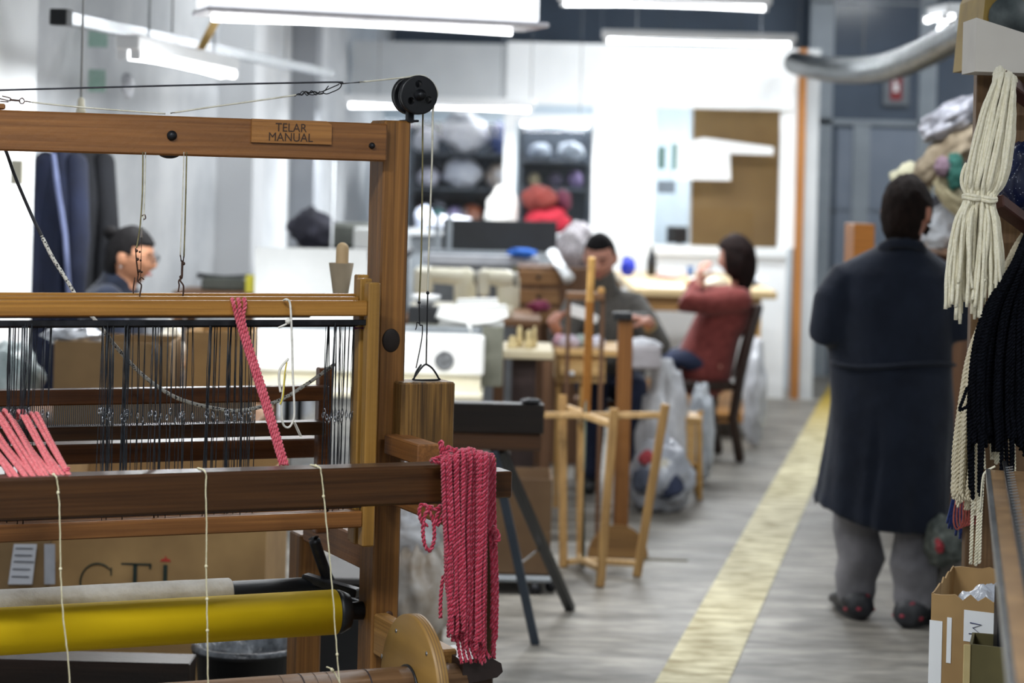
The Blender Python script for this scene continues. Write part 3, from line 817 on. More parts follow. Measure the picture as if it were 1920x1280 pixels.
# dark shaped foot
ft = MB()
a = lp(868, 1240, -.46); 
fz = [lp(900, y, -.46).z for y in (1236, 1246, 1262, 1272)]
x0_, x1_ = lp(868, 1255, -.46).x, lp(943, 1255, -.46).x
ft.rings([[Vector((x0_+dx, y+.0, z)) for dx, z in ((0, fz[3]-.01), (x1_-x0_-.012, fz[3]), (x1_-x0_, fz[2]), (x1_-x0_-.004, fz[1]), (x1_-x0_-.03, fz[0]+.004), (0, fz[0]))] for y in (-.46, -.455, -.33, -.325)], sm=False)
lpart('foot_block', ft, mat('dark_foot', '#241c1b', '#352a28', .35, 12))
lpart('lower_post', MB().box(lp(885, 1300, -.43).x, lp(925, 1300, -.43).x, -.43, -.36, .07, fz[3]+.0, .004), Dx)
lpart('front_foot_rail', MB().box(fpu0-.02, fpu1+.03, -.55, .9, 0, .07, .005), Dx)
# lower front rail end by the disc
lu0, lu1 = lp(829, 1250, -.40).x, lp(857, 1250, -.40).x
lpart('lower_side_rail', MB().box(lu0, lu1, -.40, -.0, lp(845, 1300, -.40).z, lp(845, 1217, -.40).z, .004), wood('loom_wood_y2', '#8a6434', '#ab8045', 'Y', .5))
nb = MB(); LB(nb, 818, 842, 1243, 1256, -.405, -.40, rx=830); lpart('slot', nb, M_black)

# ---------- rollers ----------
vr = -.42
rz = lp(770, 1249, vr).z-.058; ru1 = lp(783, 1290, vr).x
ax = (1, 0, 0)
W_rol = wood('roller_wood_x', '#71543a', '#957351', 'X', .5)
cr_ = lpart('cloth_roller', MB().lathe([(.058, LEFT+.07), (.058, ru1+.09)], (0, vr, rz), ax, 40), W_rol, 'worn brown cloth roller')
gm = mat('groove_ink', '#20191a', '#32282a', .7)
for x in (690, 617, 592, 567, 529):
    u_ = lp(x-6, 1265, vr).x; w_ = .0016 if x in (690, 567) else .0006
    lpart('pencil_ring', MB().lathe([(.0585, u_-w_), (.0588, u_), (.0585, u_+w_)], (0, vr, rz), ax, 40, False), gm, par=cr_)
dR = lp(770, 1153, vr).z-rz
du0 = lp(768, 1200, vr).x
disc = lpart('flange_disc', MB().lathe([(.050, 0), (dR*.985, 0), (dR, .002), (dR, .024), (dR*.985, .026), (.05, .026)], (du0, vr, rz), ax, 72), mat('plywood_disc', '#7f5f2c', '#a07b40', .45, 9, 'Y', stretch=6), 'plywood flange disc')
dn = MB()
for q in (.006, .012, .018): dn.lathe([(dR+.0003, q), (dR+.0005, q+.0012), (dR+.0003, q+.0024)], (du0, vr, rz), ax, 72, False)
lpart('plywood_layer', dn, mat('ply_layer', '#6f5330', '#856640', .7), par=disc)
dn = MB()
for x, y in ((743, 1182), (716, 1230), (800, 1225)):
    c = lp(x, y, vr); 
    # on the disc's left face: u = du0
    a_, b_ = ray(x, y); d_ = Vector((a_, 1, b_)); o_ = Vector((0, 0, CH))-LO; t_ = (du0-o_.dot(U))/d_.dot(U); p_ = o_+d_*t_
    dn.lathe([(.0045, 0), (.0045, -.0012)], (du0, p_.dot(V), p_.z), ax, 12)
lpart('screw', dn, M_steel, par=disc)
dn = MB().lathe([(.0585, -.004), (.062, -.004), (.062, .0), (.0585, 0)], (du0, vr, rz), ax, 40, False); lpart('collar', dn, M_black, par=disc)
# yellow warp tube and the black roller with its linen wrap
vy = .06
yt_, yb_ = lp(300, 1123, vy).z, lp(300, 1209, vy).z; yr = (yt_-yb_)/2; yz = (yt_+yb_)/2
yu = lp(628, 1150, vy).x
M_yel = mat('yellow_card_tube', '#dcb808', '#e6c418', .75, 3, 'X', bump=.05, bscale=20, spec=.2)
wt = lpart('warp_roller', MB().lathe([(yr, LEFT+.08), (yr, yu)], (0, vy, yz), ax, 56), M_yel, 'yellow cardboard warp tube')
lpart('end_cap', MB().lathe([(yr*.99, yu+.0005), (yr*.97, yu+.012), (yr*.8, yu+.03), (.02, yu+.035), (.02, ua+.01)], (0, vy, yz), ax, 40), M_black, par=wt)
vw = .21
wt_ = lp(380, 1086, vw).z; wr_ = .033; wz = wt_-wr_
br = lpart('back_roller', MB().lathe([(.026, LEFT+.08), (.026, lp(612, 1095, vw).x)], (0, vw, wz), ax, 32), M_black, 'black roller')
uw = lp(432, 1105, vw).x
pf = []
u = LEFT+.1; q = random.Random(3)
while u < uw-.004:
    pf.append((wr_*(1+q.uniform(-.02, .025)), u)); u += q.uniform(.02, .05)
pf += [(wr_*1.01, uw-.004), (wr_*.93, uw), (.026, uw)]
lpart('linen_wrap', MB().lathe(pf, (0, vw, wz), ax, 36), mat('linen', '#c9c3b8', '#dedad2', .9, 20, bump=.2, bscale=120), par=br, label='off-white linen wrap')
lever = MB().tube(smooth(lpts((588, 1008, .2), (600, 1045, .2), (618, 1090, .2), (640, 1120, .2), (672, 1135, .2))), .013, 10); lpart('curved_lever', lever, M_iron, 'dark curved iron lever')
lpart('ratchet_arm', MB().beam(lp(570, 1082, .22), lp(672, 1112, .12), .03, .02), M_iron)
# ties of cream string
M_str = mat('cream_string', '#cfc6a0', '#e5dec0', .9, 80)
def tie(pts, k):
    q = random.Random(k)
    path = smooth(pts, 5)
    path = [p+Vector((q.uniform(-.0006, .0006), 0, 0)) for p in path]
    m = MB(); ply(m, path, .0017, .007, 2, 5, 5)
    for _ in range(3):
        p = path[q.randrange(4, len(path)-2)]; m.ball(p, (.0032, .003, .0035), 7, 5)
    return m
vf = vb-.004
def loopover(x, y, w=16):   # over the beam top, then down its face
    return [lp(x-w, y-3, vb+.06), lp(x-w*.5, y-1, vb+.03), lp(x-2, y+3, vf), lp(x, y+12, vf)]
lpart('string_tie', tie(loopover(107, 890)+lpts((110, 930), (112, 970), (113, 1010), (114, 1080), (117, 1140), (122, 1190), (128, 1240), (131, 1300), v=vf), 1), M_str)
lpart('string_tie', tie(loopover(386, 880)+lpts((386, 920), (387, 980), (387, 1080), (388, 1150), (389, 1230), (390, 1300), v=vf), 2), M_str)
lpart('string_tie', tie(loopover(602, 874, 20)+lpts((606, 920), (612, 980), (618, 1050), (625, 1130), (630, 1200), (635, 1262), (640, 1300), v=vf), 3), M_str)
lpart('string_tie', tie([lp(x, y, vr-.058) for x, y in ((612, 1250), (618, 1252), (628, 1262), (640, 1285))], 4), M_str)
# ---------------- yarns on the loom ----------------
def yarn_mat(name, a, b, **k): return mat(name, a, b, .95, 160, bump=.4, bscale=500, spec=.15, sheen=.3, **k)
M_pink = yarn_mat('pink_wool', '#bd3a4e', '#e0707f'); M_pinkl = yarn_mat('light_pink_wool', '#d85e66', '#ee8a8c')
M_red = [yarn_mat('raspberry_wool', '#9a1832', '#bb304a'), yarn_mat('rose_wool', '#b5324c', '#d25c74')]
M_cream = yarn_mat('cream_wool', '#e8e1c4', '#f8f2dc'); M_crm2 = yarn_mat('warm_cream_wool', '#e0d4b4', '#f6ecd2')
M_char = mat('charcoal_wool', '#07080c', '#16181f', 1, 160, bump=.4, bscale=500, spec=.05)
R_ = random.Random(5)
def J(a): return R_.uniform(-a, a)
def wl_(pts): return [Lw @ p for p in pts]
sk0 = Lw @ Vector((lp(880, 900, -.47).x, -.47, fz0))
skein = empty('yarn_skein', sk0, TH, 'raspberry red skein of plied yarn draped over the right end of the loom beam', 'yarn')
for i in range(52):
    t = (i+.5)/52; back = i % 3 == 2
    xt = 828+t*88+J(3); xb = 840+t*70+J(7)
    vv = -.463-R_.random()*.022-(0 if back else .012)
    ye = 1165+t*45+J(28) if t < .75 else 1225+J(22)
    top = 843+14*abs(t-.55)*2+J(3)
    pts = [lp(xt+J(3)-6, top+10, -.40), lp(xt-3, top+1, -.425), lp(xt, top-1, -.45), lp(xt+1, top+8, vv), lp(xt+(xb-xt)*.2, top+60, vv), lp(xt+(xb-xt)*.5+J(2), 990, vv), lp(xb+J(3), 1090, vv), lp(xb+J(4), ye-20, vv), lp(xb+J(6), ye, vv)]
    m = MB(); ply(m, wl_(smooth(pts, 4)), .0040, .0145, 2, 5, 7, R_.random()*6, True)
    part('strand', m, M_red, skein)
for i in range(7):      # strands reaching the dark foot
    xt = 862+i*6; pts = [lp(xt, 850, -.44), lp(xt, 860, -.475), lp(xt+2, 1000, -.475), lp(xt-8+J(4), 1150, -.475), lp(xt-2+i*2, 1215, -.478), lp(xt+4+i*3, 1240+J(6), -.485)]
    m = MB(); ply(m, wl_(smooth(pts, 4)), .0040, .0145, 2, 5, 7, R_.random()*6, True); part('strand', m, M_red, skein)
for x0, x1, ye in ((922, 926, 1236), (927, 930, 1200), (918, 921, 1180), (915, 923, 1232)):
    pts = [lp(x0-10, 858, -.40), lp(x0-4, 852, -.43), lp(x0, 872, -.447), lp(x0, 950, -.447), lp(x1+2, 1100, -.447), lp(x1, ye, -.447)]
    m = MB(); ply(m, wl_(smooth(pts, 4)), .0040, .018, 2, 5, 8, R_.random()*6, True); part('strand', m, M_red, skein)
loops = [[(812, 948), (800, 958), (793, 985), (796, 1020), (806, 1032), (814, 1010), (812, 975), (800, 950)],
         [(828, 946), (816, 955), (804, 950), (790, 946), (786, 962), (792, 980), (804, 986)],
         [(838, 948), (830, 965), (820, 985), (818, 970), (826, 952)],
         [(832, 1078), (828, 1100), (826, 1130), (826, 1160)], [(925, 985), (934, 1000), (935, 1012), (927, 1017)], [(806, 864), (818, 866), (836, 870), (850, 868)], [(856, 850), (842, 838), (836, 845), (834, 870), (845, 880)],
         [(829, 852), (826, 838), (825, 828), (829, 830), (832, 850)], [(808, 862), (826, 856), (842, 846), (858, 842)]]
for q in loops:
    m = MB(); ply(m, wl_(smooth([lp(x, y, -.468) for x, y in q], 5)), .0042, .018, 2, 5, 8, 0, True); part('loose_loop', m, M_red, skein)
# pink warp running to the breast beam at the left
wp = empty('pink_warp', Lw @ lp(60, 880, -.4), TH, 'light pink woollen warp threads slanting down to the beam at the left edge', 'warp')
for i in range(17):
    t = i/16
    xt, yt2 = -60+t*128+J(3), 772+J(7)+(1-t)*2+(i % 3)*5
    xb2 = xt+62+J(4)+(1-t)*16
    pts = [lp(xt-3, yt2+14, -.02), lp(xt, yt2, -.06), lp(xt+(xb2-xt)*.5, yt2+56, -.22), lp(xb2, 886, -.40), lp(xb2+5, 896, -.43)]
    m = MB(); ply(m, wl_(smooth(pts, 4)), .0043, .017, 2, 5, 8, R_.random()*6); part('warp_yarn', m, M_pinkl, wp)
m = MB(); ply(m, wl_(smooth([lp(116, 885, -.40), lp(124, 882, -.40), lp(131, 876, -.40)], 4)), .004, .011); part('yarn_end', m, M_pink, wp)
# braided pink ribbon on the front shaft
rb = empty('pink_braid', Lw @ lp(480, 700, -.14), TH, 'pink braided yarn strip hanging from the golden shaft bar down to the beam', 'yarn')
for k, (dx, st) in enumerate(((-7, -1), (0, 0), (7, 1))):
    pts = [lp(446+dx*1.5, 566, -.07), lp(447+dx*1.6, 561, -.095), lp(449+dx*1.5, 572, -.106), lp(450+dx*.9, 596, -.11), lp(462+dx*.8, 640, -.12), lp(497+dx*.8, 750, -.17), lp(533+dx*.8, 872, -.24)]
    m = MB(); ply(m, wl_(smooth(pts, 5)), .0046, .018, 2, 6, 8, k); part('braid_strand', m, M_pink, rb)
# white knotted string and yellow thread
ws = empty('knotted_string', Lw @ lp(545, 700, -.13), TH, 'white knotted string loop with a yellow thread, hanging beside the pink strip', 'string')
vs_ = -.115
m = MB(); m.tube(wl_(smooth([lp(532, 563, vs_+.01)]+lpts((537, 561), (543, 566), (545, 580), (546, 600), (548, 650), (549, 700), (552, 770), (549, 790), (541, 801), (531, 795), (528, 770), (530, 740), (535, 700), v=vs_))), .0024, 7)
m2 = MB(); m2.tube(wl_(smooth(lpts((543, 596), (538, 606), (531, 610), (522, 614), v=vs_))), .0022, 7); m2.ball(Lw @ lp(540, 602, vs_), .006, 10, 8, lambda d: 1+.3*noise.noise(d*5))
m3 = MB().tube(wl_(smooth(lpts((541, 672), (526, 690), (523, 710), (526, 735), v=vs_))), .0028, 7)
M_ws = mat('white_string', '#cfccc2', '#e8e6de', .85, 90)
part('string_loop', m, M_ws, ws); part('knot', m2, M_ws, ws); part('frayed_tail', m3, M_ws, ws)
part('yellow_thread', MB().tube(wl_(smooth(lpts((538, 678), (534, 700), (531, 740), (525, 758), v=vs_-.003))), .0016, 6), mat('yellow_thread', '#c9b233', '#ddc84a', .8), ws)
part('tape_end', MB().beam(Lw @ lp(551, 790, vs_), Lw @ lp(564, 818, vs_+.01), .008, .002), M_ws, ws)
# speckled rope sagging behind the heddles
def speck():
    m = mat('speckled_rope', '#a9a79d', '#dcdad0', .8, 60)
    nt = m.node_tree; N = nt.nodes; L = nt.links; b = N['Principled BSDF']
    tc = N.new('ShaderNodeTexCoord'); v = N.new('ShaderNodeTexVoronoi'); v.inputs['Scale'].default_value = 170
    L.new(tc.outputs['Object'], v.inputs['Vector'])
    r = N.new('ShaderNodeValToRGB'); r.color_ramp.elements[0].position = .25; r.color_ramp.elements[1].position = .45
    r.color_ramp.elements[0].color = lin('#2c2d31'); r.color_ramp.elements[1].color = lin('#cfcdc4')
    L.new(v.outputs['Distance'], r.inputs[0]); L.new(r.outputs[0], b.inputs['Base Color']); return m
M_spk = speck()
rp = empty('speckled_rope', Lw @ lp(300, 700, .10), TH, 'black-and-white speckled rope sagging behind the wire heddles from the upper left', 'rope')
part('dark_end', MB().tube(wl_(smooth(lpts((4, 270), (12, 285), (30, 335), (60, 405), (78, 442), v=.12))), .0036, 8), M_cordk, rp)
part('rope', MB().tube(wl_(smooth(lpts((78, 442), (98, 482), (125, 525), (150, 566), (185, 608), (222, 655), (270, 705), (330, 745), (400, 765), (455, 769), (520, 752), (575, 720), (628, 682), v=.10))), .0042, 8), M_spk, rp)

# ---------------- yarn rack at the right ----------------
D0 = 4.9
rack = empty('yarn_rack', P(1880, 1380, 5.1)*1, 0, 'brown plank rack with dark slanting pegs at the right edge, hung with yarn', 'rack')
rack.location = (P(1900, 600, 5.1).x, 5.1, 0); WM[rack.name] = Matrix.Translation(rack.location)
a = P(1829, 136, 5.1)
part('plank', MB().box(a.x, a.x+.42, 5.08, 5.12, 0, a.z+.0), wood('rack_wood_z', '#59422a', '#775a39', 'Z', .6), rack)
M_peg = mat('peg_wood', '#3b1f1a', '#4f2c24', .5, 12)
for (x0, y0_, x1, y1_, d0, d1) in ((1876, 146, 1990, 232, 4.86, 5.09), (1868, 378, 1990, 470, 4.86, 5.09), (1850, 618, 1990, 520, 4.9, 5.09)):
    part('peg', MB().beam(P(x0, y0_, d0), P(x1, y1_, d1), .034, .030, .3), M_peg, rack)
z0b = P(1829, 136, 5.1).z
tbx = empty('white_end_board', (P(1870, 130, 4.95).x, 4.95, z0b), 0, 'off-white slanting board on top of the yarn rack at the upper right', 'board')
poly = [P(1831, 33, 4.93), P(1990, 84, 4.93), P(1990, 139, 4.93), P(1828, 134, 4.93)]
for v_ in poly[2:]: v_.z += .0
part('panel', MB().prism(poly, (0, 4.93, 0), (0, 5.075, 0)), mat('offwhite_board', '#c2bdb5', '#cfcac2', .7, 4), tbx)
bx = empty('printed_box', P(1880, 50, 5.3), 0, 'yellow and dark printed box standing behind the off-white board, top right corner', 'box')
poly = [P(1862, -40, 5.25), P(1990, -40, 5.25), P(1990, 85, 5.25), P(1836, 40, 5.25), P(1848, -10, 5.25)]
poly[2].z = poly[3].z = z0b+.022; bx.location = (P(1880, 50, 5.4).x, 5.4, z0b+.022); WM[bx.name] = Matrix.Translation(bx.location)
part('top_shelf', MB().box(a.x+.125, a.x+.42, 5.08, 5.62, z0b, z0b+.02), M_peg, rack)
part('body', MB().prism(poly, (0, 5.25, 0), (0, 5.55, 0)), mat('mustard_print', '#7d6526', '#9a7f34', .6, 8), bx)
c = P(1893, 32, 5.24)
part('printed_patch', MB().lathe([(.05, 0), (.05, .003)], c, (0, -1, 0), 20), mat('slate_print', '#3b4345', '#525b5c', .6, 30), bx)
# cream skein with two tied tassels
def skein_thing(name, loc, label): return empty(name, loc, 0, label, 'yarn')
s1 = skein_thing('yarn_skein', P(1830, 600, 4.85), 'thick cream wool skein tied into two tassels, hanging on the topmost dark peg')
for i in range(76):
    left = i % 2 == 0; t = (i//2+.5)/38; q = R_.random(); dd = 4.84+J(.025)
    if left:
        top = (1864+t*20, 140-12*math.sin(t*PI)+J(3)); mid = (1822+t*34+J(3), 285); low = (1811+t*34+J(2), 340); waist = (1811+t*25, 370)
        b1 = (1790+t*42+J(3), 420); b2 = (1776+t*60+J(3), 500); end = (1772+t*66+J(3), 566+t*26+J(32)-(20 if t > .4 else 0))
    else:
        top = (1884+t*20, 134+12*t+J(3)); mid = (1853+t*46+J(3), 260); low = (1838+t*48+J(3), 335); waist = (1838+t*26, 374)
        b1 = (1835+t*38+J(3), 420); b2 = (1826+t*54+J(3), 500); end = (1818+t*62+J(3), 560+J(42))
    pts = [P(top[0]+2, top[1]+14, 4.90), P(*top, 4.87), P(top[0]-2, top[1]+20, dd), P((top[0]+mid[0])/2, 205, dd), P(*mid, dd), P(*low, dd), P(*waist, 4.84+(q-.5)*.022), P(*b1, dd), P(*b2, dd+J(.01)), P(*end, dd)]
    m = MB(); m.tube(smooth(pts, 5), [.0040+.0006*math.sin(k*1.7+i) for k in range(46)], 6)
    part('strand', m, M_cream, s1)
for x0, x1, y in ((1808, 1838, 370), (1836, 1866, 374)):
    for k in range(2):
        cc = P((x0+x1)/2, y+k*5-3, 4.84); w_ = (x1-x0)/2/4200*4.84+.002
        ring = [cc+Vector((math.cos(a)*w_, math.sin(a)*.018, .002*math.sin(a*2+k))) for a in [2*PI*j/24 for j in range(24)]]
        part('tie', MB().tube(ring, .004, 8, closed=True), M_cream, s1)
part('loose_loop', MB().tube(smooth([P(x, y, 4.83) for x, y in ((1812, 305), (1804, 325), (1803, 345), (1810, 362), (1816, 370))]), .004, 7), M_cream, s1)
# long cream skein behind the charcoal one
s2 = skein_thing('yarn_skein', P(1810, 950, 5.0), 'long loose cream wool skein hanging down behind the charcoal yarn')
for i in range(34):
    t = (i+.5)/34; dd = 4.98+J(.03)
    pts = [P(1925, 428+t*14, 5.03), P(1898+t*8, 470, 5.0), P(1858+t*12, 560, dd), P(1818+t*22, 655, dd), P(1800+t*30, 750, dd), P(1789+t*42+J(2), 850, dd), P(1784+t*46+J(4), 915+t*15, dd), P(1788+t*46+J(4), 925+J(20)+t*28, dd)]
    m = MB(); ply(m, smooth(pts, 5), .0046, .02, 2, 5, 6, R_.random()*6); part('strand', m, M_crm2, s2)
# charcoal skein
s3 = skein_thing('yarn_skein', P(1880, 830, 4.8), 'heavy charcoal black plied wool skein hanging at the right edge')
for i in range(46):
    t = (i+.5)/46; dd = 4.80+J(.02); ly = 1
    pts = [P(1935+t*40, 420, 4.95), P(1920+t*40, 446, 4.86), P(1895+t*46, 500, dd), P(1848+t*82+J(3), 580, dd), P(1822+t*108+J(3), 660, dd), P(1815+t*118+J(3), 750, dd), P(1815+t*120+J(4), 795, dd), P(1816+t*122+J(4), (828+t*14 if R_.random() < .72 else 930)+J(18), dd)]
    m = MB(); ply(m, smooth(pts, 5), .0052, .016, 2, 5, 6, R_.random()*6); part('strand', m, M_char, s3)
part('loose_loop', ply(MB(), smooth([P(x, y, 4.78) for x, y in ((1814, 725), (1806, 748), (1799, 768), (1808, 765), (1816, 760))]), .004, .0125), M_char, s3)
# off-white cords below the charcoal skein
s4 = skein_thing('twisted_string_bundle', P(1830, 1050, 4.82), 'off-white twisted cords hanging below the charcoal yarn over the open carton')
for x0, x1, ya_, ye in ((1826, 1820, 830, 1058), (1838, 1829, 880, 1060), (1843, 1836, 890, 1056), (1858, 1860, 800, 862), (1864, 1868, 795, 870), (1874, 1872, 800, 868), (1884, 1880, 808, 860), (1893, 1895, 812, 905), (1899, 1901, 812, 910), (1841, 1845, 810, 880)):
    m = MB(); ply(m, smooth([P(x0, ya_, 4.84), P((x0+x1)/2+J(2), (ya_+ye)/2, 4.84), P(x1, ye, 4.84)], 8), .0042, .014, 2, 5, 6, R_.random()*6); part('cord', m, M_cream, s4)
part('cord', MB().tube(smooth([P(x, y, 4.6 if x < 1850 else 4.62) for x, y in ((1838, 960), (1842, 900), (1848, 884), (1858, 878), (1866, 874))]), .0022, 7), M_cream, s4)
# blue and red yarns
s5 = skein_thing('yarn_skein', P(1810, 1010, 5.12), 'thin dark blue yarn skein hanging behind the cream tassel ends')
for i in range(16):
    t = i/15; pts = [P(1795+t*30, 880, 5.12), P(1788+t*36+J(2), 930, 5.12), P(1778+t*46+J(4), 985+J(8)+t*40, 5.12)]
    part('strand', MB().tube(smooth(pts, 4), .0034, 6), yarn_mat('blue_wool', '#141f4a', '#253a78'), s5)
s6 = skein_thing('yarn_skein', P(1800, 1000, 5.06), 'looped thin brick-red yarn hanging beside the blue yarn')
for i in range(6):
    x = 1796+i*5; pts = [P(x+6, 905, 5.07), P(x-4, 940, 5.07), P(x-8+i, 975, 5.07), P(x-2, 992-i*3, 5.07), P(x+8, 980, 5.07), P(x+12, 940, 5.07), P(x+9, 905, 5.07)]
    part('loop', MB().tube(smooth(pts, 5), .0022, 6), yarn_mat('brick_wool', '#8e3f38', '#b35a50'), s6)
# navy glitter bag
bm_ = mat('navy_glitter', '#0d1733', '#16264f', .3, 9)
gb = MB().blob(P(1925, 335, 5.0), (.062, .05, .085), .12, 2, 3, 40, 26)
def glit():
    m = bm_; nt = m.node_tree; N = nt.nodes; L = nt.links; b = N['Principled BSDF']
    tc = N.new('ShaderNodeTexCoord'); v = N.new('ShaderNodeTexVoronoi'); v.inputs['Scale'].default_value = 150; L.new(tc.outputs['Object'], v.inputs['Vector'])
    r = N.new('ShaderNodeValToRGB'); r.color_ramp.elements[0].position = .1; r.color_ramp.elements[1].position = .2
    r.color_ramp.elements[0].color = lin('#a9b3cc'); r.color_ramp.elements[1].color = lin('#121d40')
    L.new(v.outputs['Distance'], r.inputs[0]); L.new(r.outputs[0], b.inputs['Base Color'])
glit()
single('glitter_bag', gb, bm_, 'dark blue glittering bag hanging on the middle peg at the right edge', 'bag')

# ---------------- long comb board in the right foreground ----------------
A_ = Vector((.990, 4.61, 1.01)); B_ = Vector((.593, 2.61, 1.01)); dv = (A_-B_).normalized(); Bn = B_-dv*1.0
sd = Vector((dv.y, -dv.x, 0))       # towards the right
cbd = empty('comb_board', (B_.x, B_.y, 0), 0, 'long brown board with bright metal edge and dark toothed comb, lower right foreground', 'rail')
def along(o0, o1, z0, z1, a=Bn, b=A_):
    p = [a+sd*o0, a+sd*o1, b+sd*o1, b+sd*o0]
    return MB().hexa([v+Vector((0, 0, z0)) for v in p]+[v+Vector((0, 0, z1)) for v in p])
part('board', along(.009, .085, -.03, 0), mat('board_wood', '#6d543a', '#8a6d4c', .35, 14), cbd)
part('metal_edge', along(0, .0085, -.022, .002), M_steel, cbd)
part('comb_bar', along(.036, .044, .0005, .006, Bn, A_+dv*.12), M_iron, cbd)
L_ = (A_-Bn).length
tm = MB().beam(-sd*.009, sd*.006+Vector((0, 0, .003)), .0028, .0022, bev=0).mesh('comb_tooth', M_steel)
for k in range(76):
    o = bpy.data.objects.new('comb_tooth', tm); COL.objects.link(o); o.parent = cbd
    o.location = Bn+dv*(L_*k/75)+sd*.048+Vector((0, 0, .006))-cbd.location
part('back_skirt', along(.05, .08, -.22, -.031), M_black, cbd)
for t in (.08, 3.0/L_*.0+.97):
    c = Bn.lerp(A_, t)+sd*.045; part('leg', MB().box(c.x-.02, c.x+.02, c.y-.02, c.y+.02, 0, .79), M_iron, cbd)

# ---------------- open carton in the lower right ----------------
cx_ = [Vector((.902, 4.70, 0)), Vector((1.075, 4.60, 0)), Vector((1.20, 4.98, 0)), Vector((1.018, 5.06, 0))]
cb = empty('open_carton', (1.05, 4.84, 0), 0, 'tall open cardboard carton with torn rim and white labels, lower right corner', 'box')
ZT = P(1768, 1113, 4.7).z
def carton(name, root, cs, z0, z1, m, th=.005, rag=0, flaps=None):
    c0 = sum(cs, Vector())/4
    for k in range(4):
        a, b = cs[k], cs[(k+1) % 4]; ia, ib = a+(c0-a).normalized()*th*1.5, b+(c0-b).normalized()*th*1.5
        mb = MB(); n = 12; bot = []; top = []; bi = []; ti = []
        for i in range(n+1):
            t = i/n; h = z1+(rag*noise.noise(Vector((k*9+i*.9, 1, 2))) if rag else 0)
            p = a.lerp(b, t); q = ia.lerp(ib, t)
            bot.append(Vector((p.x, p.y, z0))); top.append(Vector((p.x, p.y, h))); bi.append(Vector((q.x, q.y, z0))); ti.append(Vector((q.x, q.y, h)))
        o = 0; vs = bot+top+bi+ti; N1 = n+1; fs = []
        for i in range(n):
            fs += [(i, i+1, N1+i+1, N1+i), (2*N1+i+1, 2*N1+i, 3*N1+i, 3*N1+i+1), (N1+i, N1+i+1, 3*N1+i+1, 3*N1+i), (i+1, i, 2*N1+i, 2*N1+i+1)]
        fs += [(0, N1, 3*N1, 2*N1), (n, 2*N1+n, 3*N1+n, N1+n)]
        mb.add(vs, fs); part('side', mb, m, root)
    part('bottom', MB().hexa([Vector((v.x, v.y, z0+.001)) for v in cs]+[Vector((v.x, v.y, z0+.006)) for v in cs]), m, root)
carton('c', cb, cx_, 0, ZT, M_card, rag=.012)
fd = (cx_[1]-cx_[0]).normalized(); fn = Vector((fd.y, -fd.x, 0))
def facepatch(s0, s1, z0, z1, off=.002):
    p = [cx_[0]+fd*s0+fn*off, cx_[0]+fd*s1+fn*off]
    q = [v-fn*.0015 for v in p]
    return MB().hexa([Vector((v.x, v.y, z0)) for v in (p[0], p[1], q[1], q[0])]+[Vector((v.x, v.y, z1)) for v in (p[0], p[1], q[1], q[0])])
part('white_label', facepatch(-.002, .026, .25, ZT-.055), M_paper, cb)
part('white_tape', facepatch(.036, .046, ZT-.14, ZT-.045), M_paper, cb)
part('paper_sheet', facepatch(.072, .145, ZT-.09, ZT-.025), M_paper, cb)
ink = MB(); c = P(1846, 1160, 4.62)
def fp(s, z): p = cx_[0]+fd*s+fn*.0035; return Vector((p.x, p.y, z))
sx = .098
ink.tube([fp(sx-.014, ZT-.073), fp(sx+.011, ZT-.071), fp(sx-.006, ZT-.060), fp(sx+.012, ZT-.052), fp(sx-.012, ZT-.050)], .0012, 5)
part('pen_mark', ink, mat('blue_ink', '#27305c', '#333d70', .5), cb)
single('plastic_bag', MB().blob((1.05, 4.80, ZT-.09), (.085, .13, .085), .22, 2.4, 5, 40, 26), mat('clear_plastic', '#a7adb8', '#c6cad2', .25, 14, bump=.5, bscale=30), 'crumpled clear plastic bag inside the open carton at the lower right', 'bag')
sb = empty('small_carton', (1.0, 4.42, 0), 0, 'small dark olive carton with a pale front edge in front of the open carton', 'box')
q = [Vector((.93, 4.44, 0)), Vector((1.06, 4.38, 0)), Vector((1.1, 4.52, 0)), Vector((.96, 4.56, 0))]
carton('c', sb, q, .0, P(1848, 1208, 4.44).z, mat('olive_carton', '#4b4426', '#5f5733', .8, 5))
e_ = q[0]; part('pale_edge', MB().box(e_.x-.012, e_.x+.002, e_.y-.004, e_.y-.001, 0, P(1848, 1208, 4.44).z), mat('pale_card', '#c3ae78', '#d4c08c', .8, 9), sb)
# ---------------- behind the loom and across the workshop ----------------
def T(name, px, py, D, label, cat, group=None, floor=True, rz=0):
    c = P(px, py, D); 
    return empty(name, (c.x, c.y, 0 if floor else c.z), rz, label, cat, group)
def PB(mb, x0, x1, yt, yb, D, dep, bev=.004, rx=None):
    """a box whose near face covers the measured rectangle at distance D"""
    rx = (x0+x1)/2 if rx is None else rx
    ym = (yt+yb)/2
    return mb.box(P(x0, ym, D).x, P(x1, ym, D).x, D, D+dep, P(rx, yb, D).z, P(rx, yt, D).z, bev)
def PX(px, D, py=600): return P(px, py, D).x
def PZ(px, py, D): return P(px, py, D).z
C = lambda h, h2=None, r=.7, n=None, **k: mat(n or 'paint_'+h.strip('#')+(h2 or '').strip('#'), h, h2, r, k.pop('scale', 7), **k)
M_creamp = C('#dcd6be', '#e8e3cf', .35, 'cream_plastic'); M_whitep = C('#eef0ee', '#f7f8f6', .3, 'white_plastic')
M_greym = C('#7d8388', '#969ca1', .4, 'grey_machine'); M_navy = C('#161d33', '#222c48', .9, 'navy_cloth', bump=.3, bscale=20)
M_plast = mat('milky_plastic', '#b5b7bc', '#dadce1', .25, 9, bump=.7, bscale=14)
M_brn = wood('mid_brown_x', '#6d4a2c', '#8a6340', 'X', .6); M_brnz = wood('mid_brown_z', '#5b3e28', '#77553a', 'Z', .6)

